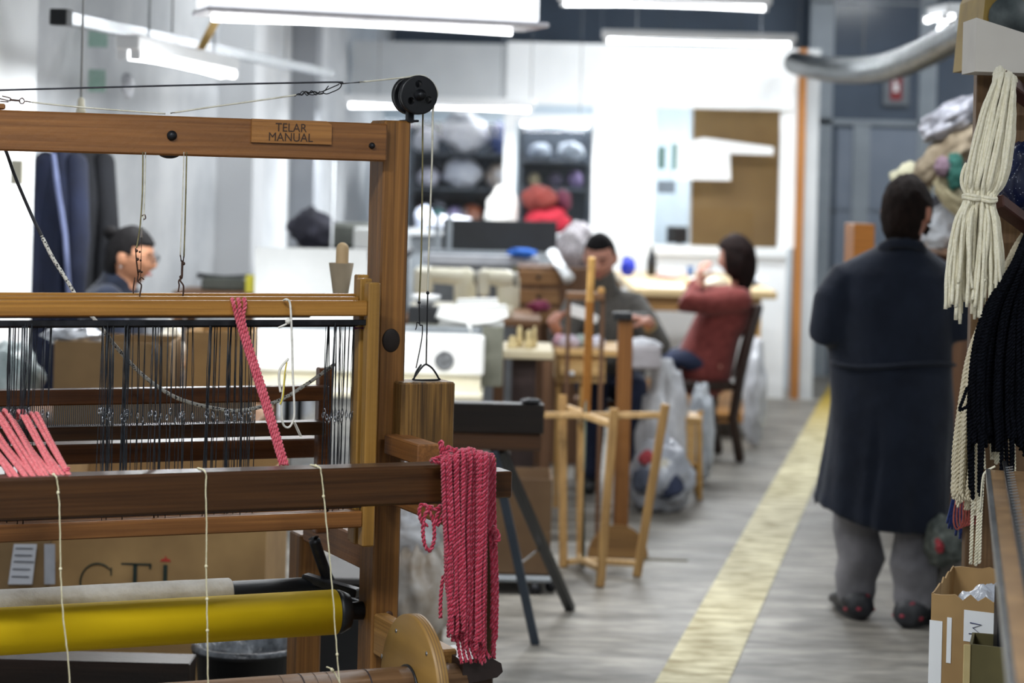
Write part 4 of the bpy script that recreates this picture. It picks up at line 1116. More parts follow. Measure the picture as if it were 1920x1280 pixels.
# coats on the left
def coat(cx, cy, z0, z1, wt, wb, dep, m, label, seed, stripe=None, name='hanging_coat'):
    t = empty(name, (cx, cy, z0), 0, label, 'coat')
    n = 40; rs = []
    for i in range(15):
        k = i/14; z = z1+(z0-z1)*k
        w_ = (wt*.35+(wt*.65)*min(1, k*4))+(wb-wt)*k; d_ = dep*(.5+.5*min(1, k*3))
        ring = []
        for j in range(n):
            a = 2*PI*j/n; f = 1+.16*math.sin(a*5+seed)*min(1, k*2)+.09*math.sin(a*11+seed*2+k*2)*k
            ring.append(Vector((cx+math.cos(a)*w_/2*f, cy+math.sin(a)*d_/2*f, z)))
        rs.append(ring)
    part('body', MB().rings(rs), m, t)
    for s in (-1, 1):
        part('sleeve', MB().limb([(cx+s*wt*.36, cy-.02, z1-.1), (cx+s*wt*.5, cy-.06, z1-.4), (cx+s*wt*.46, cy-.1, z1-.72)], [(.06, .05), (.065, .05), (.05, .045)]), m, t)
    part('collar', MB().tube(smooth([(cx+math.cos(a)*.06, cy+math.sin(a)*.05, z1+.005) for a in [2*PI*j/10 for j in range(10)]], 3, True), .018, 8, closed=True), m, t)
    if stripe: part('scarf', MB().limb([P(100, 290, cy-dep*.55), P(108, 350, cy-dep*.6), P(122, 440, cy-dep*.6), P(130, 560, cy-dep*.6)], [(.022, .01), (.028, .01), (.03, .01), (.02, .01)]), stripe, t, label='pale blue striped scarf')
    part('hook', MB().tube(smooth([(cx, cy, z1+.0), (cx, cy, z1+.05), (cx-.0, cy+.03, z1+.08)]), .005, 6), M_iron, t)
    return t
coat(PX(108, 9.15), 9.15, .62, 1.70, .17, .19, .26, C('#0a1022', '#131b33', .95, 'royal_blue_cloth', bump=.2), 'dark blue work coat hanging on the left, with a pale striped scarf', 1, C('#474f6e', '#6a7292', .9))
coat(-1.835, 9.60, .75, 1.71, .24, .24, .34, C('#0c0d12', '#15171d', .9, 'black_cloth', bump=.2), 'black coat hanging to the right of the dark blue work coat', 2)
cr = empty('coat_rail', (wl(9.3)+.03, 9.45, 1.74), 0, 'dark wooden coat rail fixed to the left wall above the coats', 'rail')
part('board', MB().hexa([(wl(y)+dx, y, z) for z in (1.73, 1.775) for y, dx in ((8.95, .001), (8.95, .025), (9.8, .025), (9.8, .001))]), M_brn, cr)
# things on the left wall
single('green_notice', MB().box(PX(152, 9.75), PX(188, 9.75), 9.75, 9.76, PZ(170, 88, 9.75), PZ(170, 48, 9.75), 0), C('#93bbab', '#bad3ca', .7), 'pale green notice high on the left wall, the upper of two', 'notice')
single('green_notice', MB().box(PX(154, 9.75), PX(186, 9.75), 9.75, 9.76, PZ(170, 172, 9.75), PZ(170, 130, 9.75), 0), C('#86b5a2', '#c4d8d0', .7), 'pale green and white notice on the left wall, just above the loom beam', 'notice')
single('hanging_plastic_bag', MB().blob(P(240, 160, 9.6), (.03, .03, .05), .3, 2, 8), M_plast, 'small clear plastic bag hanging on the left wall below the slanted lamp', 'bag')
single('wall_socket', MB().box(PX(14, 7.94), PX(36, 7.94), 7.93, 7.95, PZ(25, 345, 7.94), PZ(25, 300, 7.94)), C('#d6d2bd', '#e0dcc8', .5), 'cream socket box on the white pillar at the left edge', 'socket')
tp = T('pipe_stand', 618, 465, 12.0, 'thin pale metal pipe standing behind the white board, left of the loom post', 'pipe')
part('pipe', MB().tube([(PX(618, 12), 12, 0), (PX(618, 12), 12, PZ(618, 300, 12))], .01, 10), C('#c9cdd0', '#dfe2e4', .3, metal=.3), tp)
part('foot', MB().lathe([(.12, 0), (.12, .02), (.02, .03)], (PX(618, 12), 12, 0)), M_greym, tp)

# boxes behind the loom
def box_on(name, x0, x1, yt, yb, D, dep, m, label, cat='box', skew=0, open_=True):
    t = T(name, (x0+x1)/2, yb, D, label, cat, floor=False)
    xa_, xb_ = PX(x0, D, yb), PX(x1, D, yb); z0_, z1_ = PZ((x0+x1)/2, yb, D), PZ((x0+x1)/2, yt, D)
    cs = [Vector((xa_, D, 0)), Vector((xb_, D+skew, 0)), Vector((xb_-.02, D+dep+skew, 0)), Vector((xa_+.01, D+dep, 0))]
    carton('side', t, cs, z0_, z1_, m)
    return t
lt = T('work_table', 300, 900, 7.9, 'low dark table behind the loom carrying cartons', 'table')
zt1_ = PZ(250, 800, 7.3)
part('tabletop', MB().box(PX(-40, 7.3), PX(470, 7.3), 7.25, 8.1, zt1_-.04, zt1_-.002), M_brn, lt)
for x in (PX(-30, 7.3), PX(455, 7.3)):
    for y in (7.3, 8.02): part('leg', MB().box(x-.025, x+.025, y-.025, y+.025, 0, zt1_-.041), M_brnz, lt)
b1 = box_on('cardboard_box', 98, 316, 642, 800, 7.35, .40, M_cardd, 'brown cardboard box with slanting side on the table behind the loom, left')
fl = MB().add([P(98, 642, 7.35), P(290, 640, 7.35), P(300, 640, 7.349), P(322, 726, 7.33), P(318, 728, 7.345), P(104, 700, 7.345)], [(0, 5, 4, 1), (1, 4, 3, 2)]); 
part('side_flap', MB().prism([P(286, 643, 7.34), P(312, 655, 7.34), P(326, 728, 7.34), P(316, 730, 7.34)], (0, 0, 0), (0, .004, 0)), M_cardd, b1)
box_on('cardboard_box', 343, 468, 622, 800, 7.6, .35, M_card, 'lighter cardboard box right of the brown one, behind the heddles')
m = MB().blob(P(140, 628, 7.5), (.10, .12, .035), .25, 3, 4); single('foil_bag', m, C('#a9adb5', '#e3e6ec', .2, 'silver_foil', metal=.6, bump=.8, bscale=18), 'crumpled silver plastic on the brown cardboard box', 'bag')
single('white_cloth', MB().blob(P(318, 668, 7.9), (.05, .06, .11), .2, 2, 9), C('#e9e4d4', '#f5f1e6', .9), 'cream cloth between the two cardboard boxes', 'cloth')
single('plastic_bag', MB().blob((PX(20, 7.5), 7.5, zt1_+.12), (.11, .12, .12), .2, 2.4, 12), mat('teal_plastic', '#8fa3a3', '#c9d2d3', .3, 9, bump=.6, bscale=16), 'grey-green plastic bag on the table at the left edge behind the heddles', 'bag')
# printed carton below
gt = T('printed_carton', 300, 1240, 6.5, 'large cardboard carton printed with dark letters and a red peak, below the loom', 'box')
za_, zb2 = PZ(320, 1250, 6.5), PZ(320, 850, 6.5)
carton('side', gt, [Vector((PX(106, 6.5), 6.5, 0)), Vector((PX(505, 6.5), 6.56, 0)), Vector((PX(505, 6.5)+.02, 6.98, 0)), Vector((PX(106, 6.5)+.02, 6.95, 0))], .0, .70, M_card)
def face_y(px): a, b = PX(106, 6.5), PX(505, 6.5); return 6.5+.06*(PX(px, 6.5)-a)/(b-a)
M_let = mat('dark_green_print', '#15251f', '#1f332b', .6)
for ch, px, py in (('G', 190, 1091), ('T', 263, 1090), ('i', 319, 1090)):
    L4 = Matrix.Translation((PX(px, 6.5), face_y(px)-.004, PZ(px, py, 6.5))) @ Matrix.Rotation(PI/2, 4, 'X')
    if ch == 'G':
        g = MB(); R1 = .048; c = Vector((PX(194, 6.5), face_y(194)-.003, PZ(194, 1093, 6.5)))
        arc = [c+Vector((math.cos(a)*R1*1.02, 0, math.sin(a)*R1*1.15)) for a in [math.radians(38+q*10) for q in range(28)]]
        g.tube(arc, [.004+.006*math.sin(PI*q/27) for q in range(28)], 8, flat=.3)
        g.box(c.x+.016, c.x+.052, c.y-.001, c.y+.001, c.z-.008, c.z-.003, 0); g.box(c.x+.032, c.x+.040, c.y-.001, c.y+.001, c.z-.045, c.z-.004, 0)
        g.box(c.x+.037, c.x+.041, c.y-.001, c.y+.001, c.z+.020, c.z+.044, 0)
        part('letter_g', g, M_let, gt)
    elif ch == 'T':
        g = MB(); y = face_y(px)-.003; zt3 = PZ(px, 1058, 6.5); x = PX(px, 6.5)
        g.box(x-.044, x+.044, y-.001, y+.001, zt3-.006, zt3, 0); g.box(x-.006, x+.006, y-.001, y+.001, zt3-.10, zt3-.004, 0)
        for s in (-1, 1): g.box(x+s*.044-.003, x+s*.044+.003, y-.001, y+.001, zt3-.016, zt3, 0)
        part('letter_t', g, M_let, gt)
    else:
        g = MB(); y = face_y(px)-.003; zt3 = PZ(px, 1062, 6.5); x = PX(px, 6.5)
        g.box(x-.006, x+.006, y-.001, y+.001, zt3-.095, zt3, 0); part('letter_i', g, M_let, gt)
        z_ = PZ(px, 1056, 6.5)
        part('red_peak', MB().prism([(x-.016, y-.001, z_), (x-.010, y-.001, z_+.008), (x-.004, y-.001, z_+.007), (x, y-.001, z_+.018), (x+.004, y-.001, z_+.007), (x+.010, y-.001, z_+.008), (x+.016, y-.001, z_)], (0, 0, 0), (0, .002, 0)), mat('print_red', '#b33127', '#c43d30', .6), gt)
lb = T('labelled_carton', 50, 1240, 6.4, 'cardboard carton with a long white delivery label at the lower left', 'box')
carton('side', lb, [Vector((PX(-60, 6.4), 6.4, 0)), Vector((PX(102, 6.4), 6.42, 0)), Vector((PX(104, 6.4)-.055, 6.8, 0)), Vector((PX(-60, 6.4), 6.8, 0))], .0, .62, M_cardd)
q = [P(26, 1020, 6.395), P(69, 1020, 6.395), P(60, 1095, 6.395), P(15, 1095, 6.395)]
part('delivery_label', MB().prism(q, (0, 0, 0), (0, .003, 0)), C('#c5c8d0', '#d4d7de', .6), lb)
tl = MB()
for y in (1027, 1040, 1052, 1066, 1080):
    a = P(30-(y-1020)*.14, y, 6.39); tl.box(a.x, a.x+(.05 if y != 1052 else .058), 6.389, 6.391, a.z-.002, a.z+.001, 0)
part('printed_lines', tl, C('#5a5d66', None, .7), lb)
q = [P(83, 1020, 6.405), P(103, 1020, 6.405), P(103, 1095, 6.405), P(83, 1095, 6.405)]
part('side_label', MB().prism(q, (0, 0, 0), (0, .003, 0)), C('#8d9098', '#b9bcc4', .6), lb)
# lower dark bar and bucket
lbr = T('floor_rail', 180, 1280, 5.7, 'dark wooden rail lying low behind the yellow tube', 'rail')
part('rail', MB().box(PX(-60, 5.6), PX(372, 5.6), 5.6, 5.72, PZ(180, 1300, 5.6), PZ(180, 1240, 5.6)), wood('very_dark_x', '#1e1310', '#33221a', 'X', .35), lbr)
for x in (-40, 340): part('foot', MB().box(PX(x, 5.6), PX(x+20, 5.6), 5.62, 5.70, 0, PZ(180, 1300, 5.6)-.001), M_brnz, lbr)
bk = T('black_bucket', 462, 1290, 6.05, 'black plastic bucket lined with clear film, under the loom', 'bucket')
bc = P(462, 1208, 6.05); zr = bc.z; R0 = .142
hB = zr; part('body', MB().lathe([(.10, .0), (.112, .02), (R0-.006, zr-.02), (R0+.004, zr-.018), (R0+.004, zr), (R0-.006, zr), (.105, .03), (.001, .03)], (bc.x, 6.05, 0), n=40, caps=False), M_black, bk)
part('film_liner', MB().lathe([(R0-.03, zr-.05), (R0-.010, zr+.003), (R0+.004, zr+.004), (R0+.007, zr-.008)], (bc.x, 6.05, 0), n=40, caps=False), mat('clear_film', '#2c2f34', '#6f747a', .3, 30, bump=.8, bscale=25), bk)
dcr = T('dark_crate', 645, 1270, 6.8, 'dark crate on the floor behind the loom, seen between its right posts', 'crate')
part('body', MB().box(PX(596, 6.8), PX(702, 6.8), 6.8, 7.2, .001, PZ(650, 1098, 6.8)), M_black, dcr)
part('lid', PB(MB(), 592, 706, 1084, 1097, 6.79, .42), C('#2c2a2b', '#3d3a3a', .5), dcr)
# cardboard yarn cone on its peg
cn = T('yarn_cone', 640, 550, 5.45, 'empty grey cardboard yarn cone turned upside down on a pale wooden dowel', 'cone', floor=False)
cz = P(640, 493, 5.45); zb3 = P(640, 556, 5.45).z
part('cone', MB().lathe([(.0175, zb3), (.0305, cz.z), (.0285, cz.z), (.0165, zb3+.004)], (cz.x, 5.45, 0), n=32, caps=False), C('#8f806a', '#a89a82', .85, 'cone_card'), cn)
part('dowel', MB().limb([(cz.x, 5.45, zb3-.03), (cz.x+.002, 5.45, P(642, 466, 5.45).z)], [.0155, .0155]), C('#c8a87c', '#d8bb90', .6, 'dowel'), cn)
# shrouded roll behind the post
wr_ = T('wrapped_roll', 790, 1200, 7.3, 'yarn roll wrapped in clear plastic standing behind the loom post', 'roll')
c = P(785, 1200, 7.3)
part('roll', MB().lathe([(.075, 0), (.078, .22), (.06, .32), (.02, .36)], (c.x, 7.3, 0)), C('#8a7862', '#a4947c', .9), wr_)
part('plastic_wrap', MB().blob((c.x, 7.3, .20), (.10, .11, .21), .22, 2.6, 3, 40, 26, floor=.002), mat('brownish_wrap', '#9d8c78', '#cfccc8', .3, 8, bump=.6, bscale=16), wr_)
part('plastic_wrap', MB().blob((c.x-.02, 7.3, .42), (.075, .07, .08), .25, 2.6, 8), M_plast, wr_)
part('plastic_wrap', MB().blob((c.x-.055, 7.3, .52), (.035, .04, .12), .25, 2, 6), M_plast, wr_)
cc = P(803, 1068, 7.5); single('cardboard_ring', MB().lathe([(.045, -.02), (.045, .02), (.038, .02), (.038, -.02), (.045, -.02)], cc, (.5, -1, .45), 28, False), M_card, 'cardboard ring leaning on the plastic wrapped roll', 'ring')

# dark beam on the black trestle, right of the loom
db = T('dark_beam', 930, 800, 7.5, 'thick dark wooden beam resting on black metal legs right of the loom', 'beam', floor=False)
part('upper_board', PB(MB(), 790, 1020, 757, 812, 7.5, .08, rx=940), wood('black_brown_x', '#120e0d', '#221915', 'X', .3), db)
part('lower_board', PB(MB(), 790, 1014, 813, 845, 7.51, .07, rx=940), wood('dark_umber_x', '#3b2411', '#55351a', 'X', .4), db)
part('end_knob', MB().blob(P(995, 752, 7.53), (.035, .03, .010), .2, 3, 2), M_iron, db)
tr = T('black_trestle', 985, 1150, 7.8, 'pair of splayed black and grey metal trestle legs under the dark beam', 'trestle')
zt5 = P(935, 846, 7.5).z
L1 = onfloor(1004, 1207); L2 = onfloor(1070, 1143)
part('leg', MB().beam((PX(925, 7.5, 850), 7.52, zt5), L1, .032, .03), C('#2b3440', '#3a4552', .4, 'slate_metal'), tr)
part('leg', MB().beam((PX(938, 7.56, 850), 7.56, zt5), L2, .034, .03), M_black, tr)
part('leg', MB().beam((PX(800, 7.5, 850), 7.52, zt5), (PX(822, 8.05), 8.05, 0), .032, .03), M_black, tr)
part('brace', MB().beam(P(968, 1062, 7.72), P(1015, 1026, 8.0), .006, .006), M_steel, tr)
# carton on castors
ct = T('brown_carton', 985, 1075, 8.6, 'brown cardboard carton on a low metal trolley behind the black legs', 'box', floor=False)
zc0, zc1 = PZ(985, 1078, 8.6), PZ(985, 898, 8.6)
carton('side', ct, [Vector((PX(905, 8.6), 8.6, 0)), Vector((PX(1043, 8.6), 8.6, 0)), Vector((PX(1043, 8.6), 8.95, 0)), Vector((PX(905, 8.6), 8.95, 0))], zc0, zc1, mat('deep_cardboard', '#5d4630', '#735a3f', .85, 4))
ct.location.z = zc0; 
for ch in kids(ct): ch.data.transform(Matrix.Translation((0, 0, P(985, 1075, 8.6).z-zc0)))
tl_ = T('trolley', 1010, 1130, 8.5, 'low metal trolley with small castors under the brown carton', 'trolley')
part('deck', MB().box(PX(905, 8.6), PX(1045, 8.6), 8.55, 8.97, zc0-.018, zc0-.002), M_greym, tl_)
for x, y in ((1012, 8.56), (1040, 8.62), (915, 8.58), (1030, 8.93)):
    xx = PX(x, y); part('castor', MB().tube([(xx, y, zc0-.018), (xx+.006, y, .05)], .008, 8).lathe([(.022, -.009), (.022, .009)], (xx+.01, y, .0225), (0, 1, 0), 16), M_iron, tl_)

# ---------------- wooden yarn swift ----------------
M_sw = wood('swift_pine_z', '#957344', '#b08c56', 'Z', .5); M_swx = wood('swift_pine_x', '#a88857', '#c6a574', 'X', .5)
sw = T('yarn_swift', 1100, 1060, 9.0, 'pale wooden yarn swift with four upright posts around a tall central pole', 'swift')
def bar(a, b, w_, h_, m, root, name): return part(name, MB().beam(a, b, w_, h_, bev=.004), m, root)
cT, cB = P(1097, 778, 9.1), P(1092, 1050, 9.1)
bar(P(1110, 482, 9.0), P(1106, 566, 9.03), .034, .030, M_oak, sw, 'pole_top'); bar(P(1106, 562, 9.03), P(1099, 772, 9.1), .036, .034, wood('amber_pine_z', '#8d5a24', '#ab7434', 'Z', .4), sw, 'pole')
part('axle_rod', MB().tube([P(1099, 700, 9.08), P(1093, 1062, 9.1)], .009, 10), C('#3f4a40', '#55614f', .4, 'green_metal'), sw)
fl_ = lambda px, py: onfloor(px, py)
for (a, b, w_) in ((P(1152, 765, 8.8), fl_(1125, 1100), .060), (P(1248, 757, 9.0), fl_(1194, 1081), .036), (P(1055, 740, 9.25), fl_(1056, 1064), .046), (P(1090, 795, 9.5), fl_(1088, 1046), .030)):
    b.z += .002
    bar(b, a, w_, .034, M_sw, sw, 'post')
for a, b in ((cT, P(1150, 797, 8.85)), (P(1165, 778, 9.1), P(1242, 778, 9.02)), (cT, P(1022, 778, 9.15)), (cT+Vector((.01, 0, 0)), P(1062, 764, 9.27)), (cT, P(1166, 779, 9.12)), (cT, P(1090, 790, 9.48))):
    bar(a, b, .03, .026, M_swx, sw, 'arm')
for a, b in ((cB, P(1124, 1066, 8.85)), (cB, P(1196, 1056, 9.0)), (cB, P(1056, 1055, 9.22)), (cB, P(1088, 1040, 9.48))):
    bar(a, b, .028, .024, M_swx, sw, 'arm')
# brown winding stand
st = T('winding_stand', 1165, 1060, 9.4, 'brown wooden winding stand with a half-round foot, behind the pale swift', 'stand')
zf9 = 0
part('post', PB(MB(), 1154, 1182, 598, 1040, 9.45, .05), wood('chestnut_z', '#6c431c', '#855829', 'Z', .45), st)
c = onfloor(1163, 1064); n = 24
part('half_round_foot', MB().prism([(c.x+math.cos(PI*i/n)*.128, 9.43, .002+math.sin(PI*i/n)*.14) for i in range(n+1)], (0, 0, 0), (0, .018, 0)), wood('chestnut_x', '#7b5a31', '#936e40', 'X', .5), st)
part('foot_bar', MB().beam(P(1200, 1050, 9.42), P(1290, 1053, 9.42), .018, .02), C('#4d4322', '#5e5230', .5), st)
part('winder_head', PB(MB(), 1150, 1186, 586, 600, 9.43, .07), M_black, st)
part('winder_bar', MB().beam(P(1152, 588, 9.45), P(1215, 586, 9.45), .01, .008), M_steel, st)
# wooden rack bracket beside the pole
br_ = T('wooden_bracket', 1100, 700, 9.9, 'small wooden trestle with a flat top, behind the swift pole', 'stand')
part('top', PB(MB(), 1062, 1134, 549, 563, 9.9, .12), M_brn, br_)
for x in (1066, 1130): part('leg', MB().box(PX(x-4, 9.9), PX(x+4, 9.9), 9.92, 9.95, 0, PZ(x, 563, 9.9)-.001), M_brnz, br_)
part('knob', MB().ball(P(1127, 545, 9.95), .018), M_oak, br_)

# ---------------- white knitting machine table ----------------
def table(name, x0, x1, ytop, D, dep, th, mt, ml, label, leg=.05, rx=None):
    t = T(name, (x0+x1)/2, 900, D, label, 'table'); z = PZ(rx or (x0+x1)/2, ytop, D)
    xa_, xb_ = PX(x0, D, ytop), PX(x1, D, ytop)
    part('tabletop', MB().box(xa_, xb_, D, D+dep, z-th, z, .006), mt, t)
    for x in (xa_+leg/2+.005, xb_-leg/2-.005):
        for y in (D+leg/2+.01, D+dep-leg/2-.01): part('leg', MB().box(x-leg/2, x+leg/2, y-leg/2, y+leg/2, 0, z-th-.001), ml, t)
    return t, z
t1, z1_ = table('machine_table', 470, 905, 733, 9.25, .6, .03, M_creamp, M_brnz, 'cream topped table carrying the long white knitting machine')
km = T('knitting_machine', 690, 730, 9.3, 'long white knitting machine housing with a round grey vent', 'machine', floor=False)
km.location.z = z1_
body = PB(MB(), 474, 908, 628, 704, 9.32, .16, .012, rx=835)
part('housing', body, M_whitep, km)
part('base', MB().box(PX(474, 9.34), PX(904, 9.34), 9.34, 9.5, z1_+.001, PZ(835, 704, 9.32)-.001), M_creamp, km)
c = P(833, 675, 9.318); part('round_vent', MB().lathe([(.040, 0), (.040, .004), (.034, .006), (.030, .002), (.022, .005), (.012, .002), (.004, .006)], (c.x, 9.32, c.z), (0, -1, 0), 28), C('#4c4f52', '#8a8d90', .35, scale=60), km)
part('rail', MB().box(PX(480, 9.5), PX(905, 9.5), 9.5, 9.56, PZ(835, 626, 9.5), PZ(835, 612, 9.5)), M_greym, km)
part('needle_bed', MB().box(PX(765, 9.75), PX(945, 9.75), 9.6, 10.05, z1_+.001, PZ(835, 607, 9.7)), C('#6b6c60', '#86877a', .4), km)
part('dark_carriage', PB(MB(), 765, 822, 575, 606, 9.72, .14), M_black, km)
part('spool_post', MB().tube([P(885, 640, 9.42), P(880, 604, 9.42)], .014, 10), M_whitep, km)
part('spool_post', MB().tube([P(898, 636, 9.45), P(900, 612, 9.45)], .012, 10), M_greym, km)
# white lids lying on the machine bed
def lid(x0, x1, yt, yb, D, label, tilt=0):
    a, b = P(x0, yb, D), P(x1, yt, D)
    n = [(x0, yb-12), (x0+8, yt+2), (x1-4, yt), (x1, yb-14), (x1-30, yb-4), ((x0+x1)/2+8, yb), ((x0+x1)/2-6, yb-1)]
    t = empty('plastic_lid', P((x0+x1)/2, yb, D), 0, label, 'tray')
    part('shell', MB().prism([P(x, y, D) for x, y in n], (0, 0, 0), (0, .12, .0)), M_whitep, t)
    part('rim', MB().tube([P(x, y, D-.002) for x, y in n], .004, 6, closed=True), M_whitep, t)
lid(816, 953, 573, 607, 9.62, 'bright white plastic lid lying tilted on the knitting machine')
lid(850, 936, 560, 590, 9.86, 'smaller white plastic lid just behind the bright tilted one')
single('metal_bowl', MB().lathe([(.002, .0), (.03, .004), (.062, .035), (.066, .05), (.058, .052), (.03, .01)], P(798, 574, 9.79), n=28, caps=False), C('#d5d8da', '#f0f2f3', .25, metal=.2), 'shiny pale round bowl beside the white lids', 'bowl')

# second row: cream sewing machines on a bench
t2, z2_ = table('sewing_bench', 755, 1015, 596, 11.6, .9, .04, M_brn, M_brnz, 'brown bench behind, carrying two cream sewing machines')
def sewing(x0, x1, yt, yb, D, label, win=False):
    t = T('sewing_machine', (x0+x1)/2, yb, D, label, 'machine', floor=False); t.location.z = z2_+.002; WM[t.name] = Matrix.Translation(t.location)
    z0_ = z2_+.002; zt_ = PZ((x0+x1)/2, yt, D); xa_, xb_ = PX(x0, D), PX(x1, D); w_ = xb_-xa_; h = zt_-z0_
    part('bed', MB().box(xa_, xb_, D-.02, D+.16, z0_, z0_+h*.22, .01), M_creamp, t)
    part('column', MB().limb([(xb_-w_*.14, D+.07, z0_+h*.2), (xb_-w_*.16, D+.07, zt_-h*.2)], [(w_*.13, .06), (w_*.15, .06)]), M_creamp, t)
    part('arm', MB().limb([(xb_-w_*.2, D+.07, zt_-h*.2), (xa_+w_*.3, D+.07, zt_-h*.17)], [(h*.19, .06), (h*.17, .055)], up=(0, 0, 1)), M_creamp, t)
    part('head', MB().box(xa_+w_*.04, xa_+w_*.34, D+.01, D+.13, z0_+h*.4, zt_, .02), M_creamp, t)
    part('needle_bar', MB().tube([(xa_+w_*.2, D+.07, z0_+h*.22), (xa_+w_*.2, D+.07, z0_+h*.4)], .006, 8), M_steel, t)
    part('hand_wheel', MB().lathe([(h*.16, 0), (h*.17, .01), (h*.16, .025)], (xb_-.005, D+.07, zt_-h*.22), (1, 0, 0), 24), C('#8c8a80', '#a09e94', .4), t)
sewing(768, 888, 502, 595, 11.9, 'cream sewing machine on the brown bench, left one of two')
sewing(892, 962, 505, 597, 11.75, 'smaller cream sewing machine with an open square arm, right one of two')
cb_ = T('parts_cabinet', 1015, 600, 12.2, 'brown wooden parts cabinet to the right of the sewing machines', 'cabinet')
zc_ = PZ(1015, 505, 12.2)
part('body', MB().box(PX(968, 12.2), PX(1108, 12.2), 12.55, 13.0, 0, zc_), M_brnz, cb_)
for y in (520, 556, 592):
    d_ = part('drawer', PB(MB(), 972, 1048, y-14, y+14, 12.53, .018), wood('drawer_x', '#86613c', '#a57c50', 'X', .6), cb_)
    part('knob', MB().ball(P(1010, y, 12.52), .012), M_iron, d_)
# black board and light rail behind
bb = T('black_board', 938, 475, 13.4, 'wide black board standing above the machines, in front of the office windows', 'board', floor=False)
part('panel', PB(MB(), 830, 1044, 413, 470, 13.4, .03, rx=938), M_black, bb)
for x in (820, 842): part('grey_upright', PB(MB(), x-5, x+5, 402, 478, 13.36, .03), M_greym, bb)
rr = T('grey_machine_rail', 900, 490, 13.1, 'long pale grey machine rail below the black board', 'machine')
part('rail', PB(MB(), 792, 1012, 478, 497, 13.1, .1, rx=900), C('#bfc3cb', '#d3d6dc', .4), rr)
part('stand', MB().box(PX(800, 13.1), PX(1000, 13.1), 13.22, 13.5, 0, PZ(900, 470, 13.3)), M_greym, rr)
part('olive_panel', PB(MB(), 960, 1008, 500, 540, 13.12, .08), C('#a8a37c', '#bab58e', .5), rr)
single('blue_cloth', MB().blob(P(978, 474, 13.05), (.085, .05, .028), .25, 2, 3), C('#1e58b0', '#2e6cc6', .8), 'bright blue cloth lying on the rail below the black board', 'cloth')
# white board at the left behind the loom
wb = T('white_board', 582, 560, 10.6, 'large white board leaning behind the loom, left of the post', 'board')
part('panel', MB().hexa([P(476, 640, 10.55), P(692, 640, 10.55), P(692, 640, 10.58), P(476, 640, 10.58), P(478, 463, 10.7), P(690, 467, 10.7), P(690, 467, 10.73), P(478, 463, 10.73)]), M_whitep, wb)
for x in (500, 670): part('leg', MB().box(PX(x, 10.6), PX(x+10, 10.6), 10.6, 10.64, 0, PZ(x, 640, 10.55)+.02), M_brnz, wb)
tb_ = T('side_table', 640, 470, 12.3, 'dark table against the left wall behind the white board', 'table')
zz = PZ(600, 466, 12.2)
part('tabletop', MB().box(PX(530, 12.2), PX(760, 12.2), 12.1, 12.9, zz-.05, zz-.002), M_black, tb_)
for x in (545, 745):
    for y in (12.15, 12.85): part('leg', MB().box(PX(x, 12.2)-.02, PX(x, 12.2)+.02, y-.02, y+.02, 0, zz-.051), M_iron, tb_)
single('dark_bag', MB().blob((PX(580, 12.3), 12.35, zz+.10), (.12, .12, .115), .22, 2.2, 6, floor=zz), C('#2a2a33', '#4b4a58', .8), 'dark grey bag with black edge on the table behind the white board', 'bag')
single('grey_case', MB().box(PX(598, 12.3), PX(700, 12.3), 12.3, 12.6, zz, PZ(640, 418, 12.3), .02), C('#63665f', '#7c7f77', .6), 'grey case on the same table, left of the loom post', 'case')
single('white_box', MB().box(PX(660, 12.2), PX(698, 12.2), 12.14, 12.28, zz, PZ(680, 426, 12.2), .01), M_whitep, 'small white box in front of the grey case', 'box')
# typing machine and yellow tag at the left
t3, z3_ = table('typing_table', 322, 478, 548, 10.7, .5, .03, M_brn, M_brnz, 'narrow table beside the seated woman with hair tied up')
ty = T('typewriter', 405, 545, 10.8, 'dark olive flat machine on the narrow table right of the seated woman', 'machine', floor=False); ty.location.z = z3_; WM[ty.name] = Matrix.Translation(ty.location)
part('case', MB().box(PX(372, 10.8), PX(456, 10.8), 10.85, 11.05, z3_+.001, PZ(410, 522, 10.8), .012), C('#4a4d47', '#5f625b', .5), ty)
part('roller', MB().tube([(PX(358, 10.8), 10.98, PZ(410, 522, 10.8)+.004), (PX(458, 10.8), 10.98, PZ(410, 522, 10.8)+.004)], .014, 12), M_black, ty)
single('yellow_tag', MB().box(PX(458, 10.75), PX(474, 10.75), 10.76, 10.79, z3_, PZ(466, 516, 10.75), .003), C('#d9cf3a', '#e6dc50', .6), 'small bright yellow tag beside the dark olive machine', 'tag')

# ---------------- in the middle: small table, drawers, grey woman's desk ----------------
t4, z4_ = table('pine_table', 924, 1038, 657, 10.3, .55, .04, C('#d5c6a3', '#e5d8b8', .5), M_brnz, 'small table with a thick pale pine top and dark sides')
part('side_panel', MB().box(PX(962, 10.35), PX(1008, 10.35), 10.38, 10.8, .0, z4_-.045), C('#3a2c2a', '#4b3a37', .6), t4)
for i, (x, h, w_, lab) in enumerate(((962, .055, .028, 'leftmost squat'), (975, .10, .02, 'tall leaning'), (992, .085, .022, 'tall bottle-shaped'), (1003, .10, .014, 'thin rightmost'))):
    cx1 = PX(x, 10.45); single('wooden_bobbin', MB().lathe([(w_, 0), (w_*.9, h*.3), (w_*.55, h*.6), (w_*.7, h*.8), (w_*.3, h)], (cx1, 10.45+.04*(i % 2), z4_+.001), n=18), C('#c9b482', '#dccb9c', .6, 'bobbin_wood'), lab+' pale wooden bobbin on the pine table', 'bobbin')
dk = T('pine_desk', 1090, 720, 10.8, 'pale pine desk with an open drawer in front of the woman in the grey sweater', 'desk')
zd = PZ(1100, 655, 10.8)
part('desktop', MB().box(PX(1042, 10.8), PX(1232, 10.8), 10.78, 11.38, zd-.03, zd), M_oakx, dk)
part('drawer_box', MB().box(PX(1044, 10.8), PX(1138, 10.8), 10.82, 11.3, PZ(1090, 718, 10.8), zd-.031), M_oaky, dk)
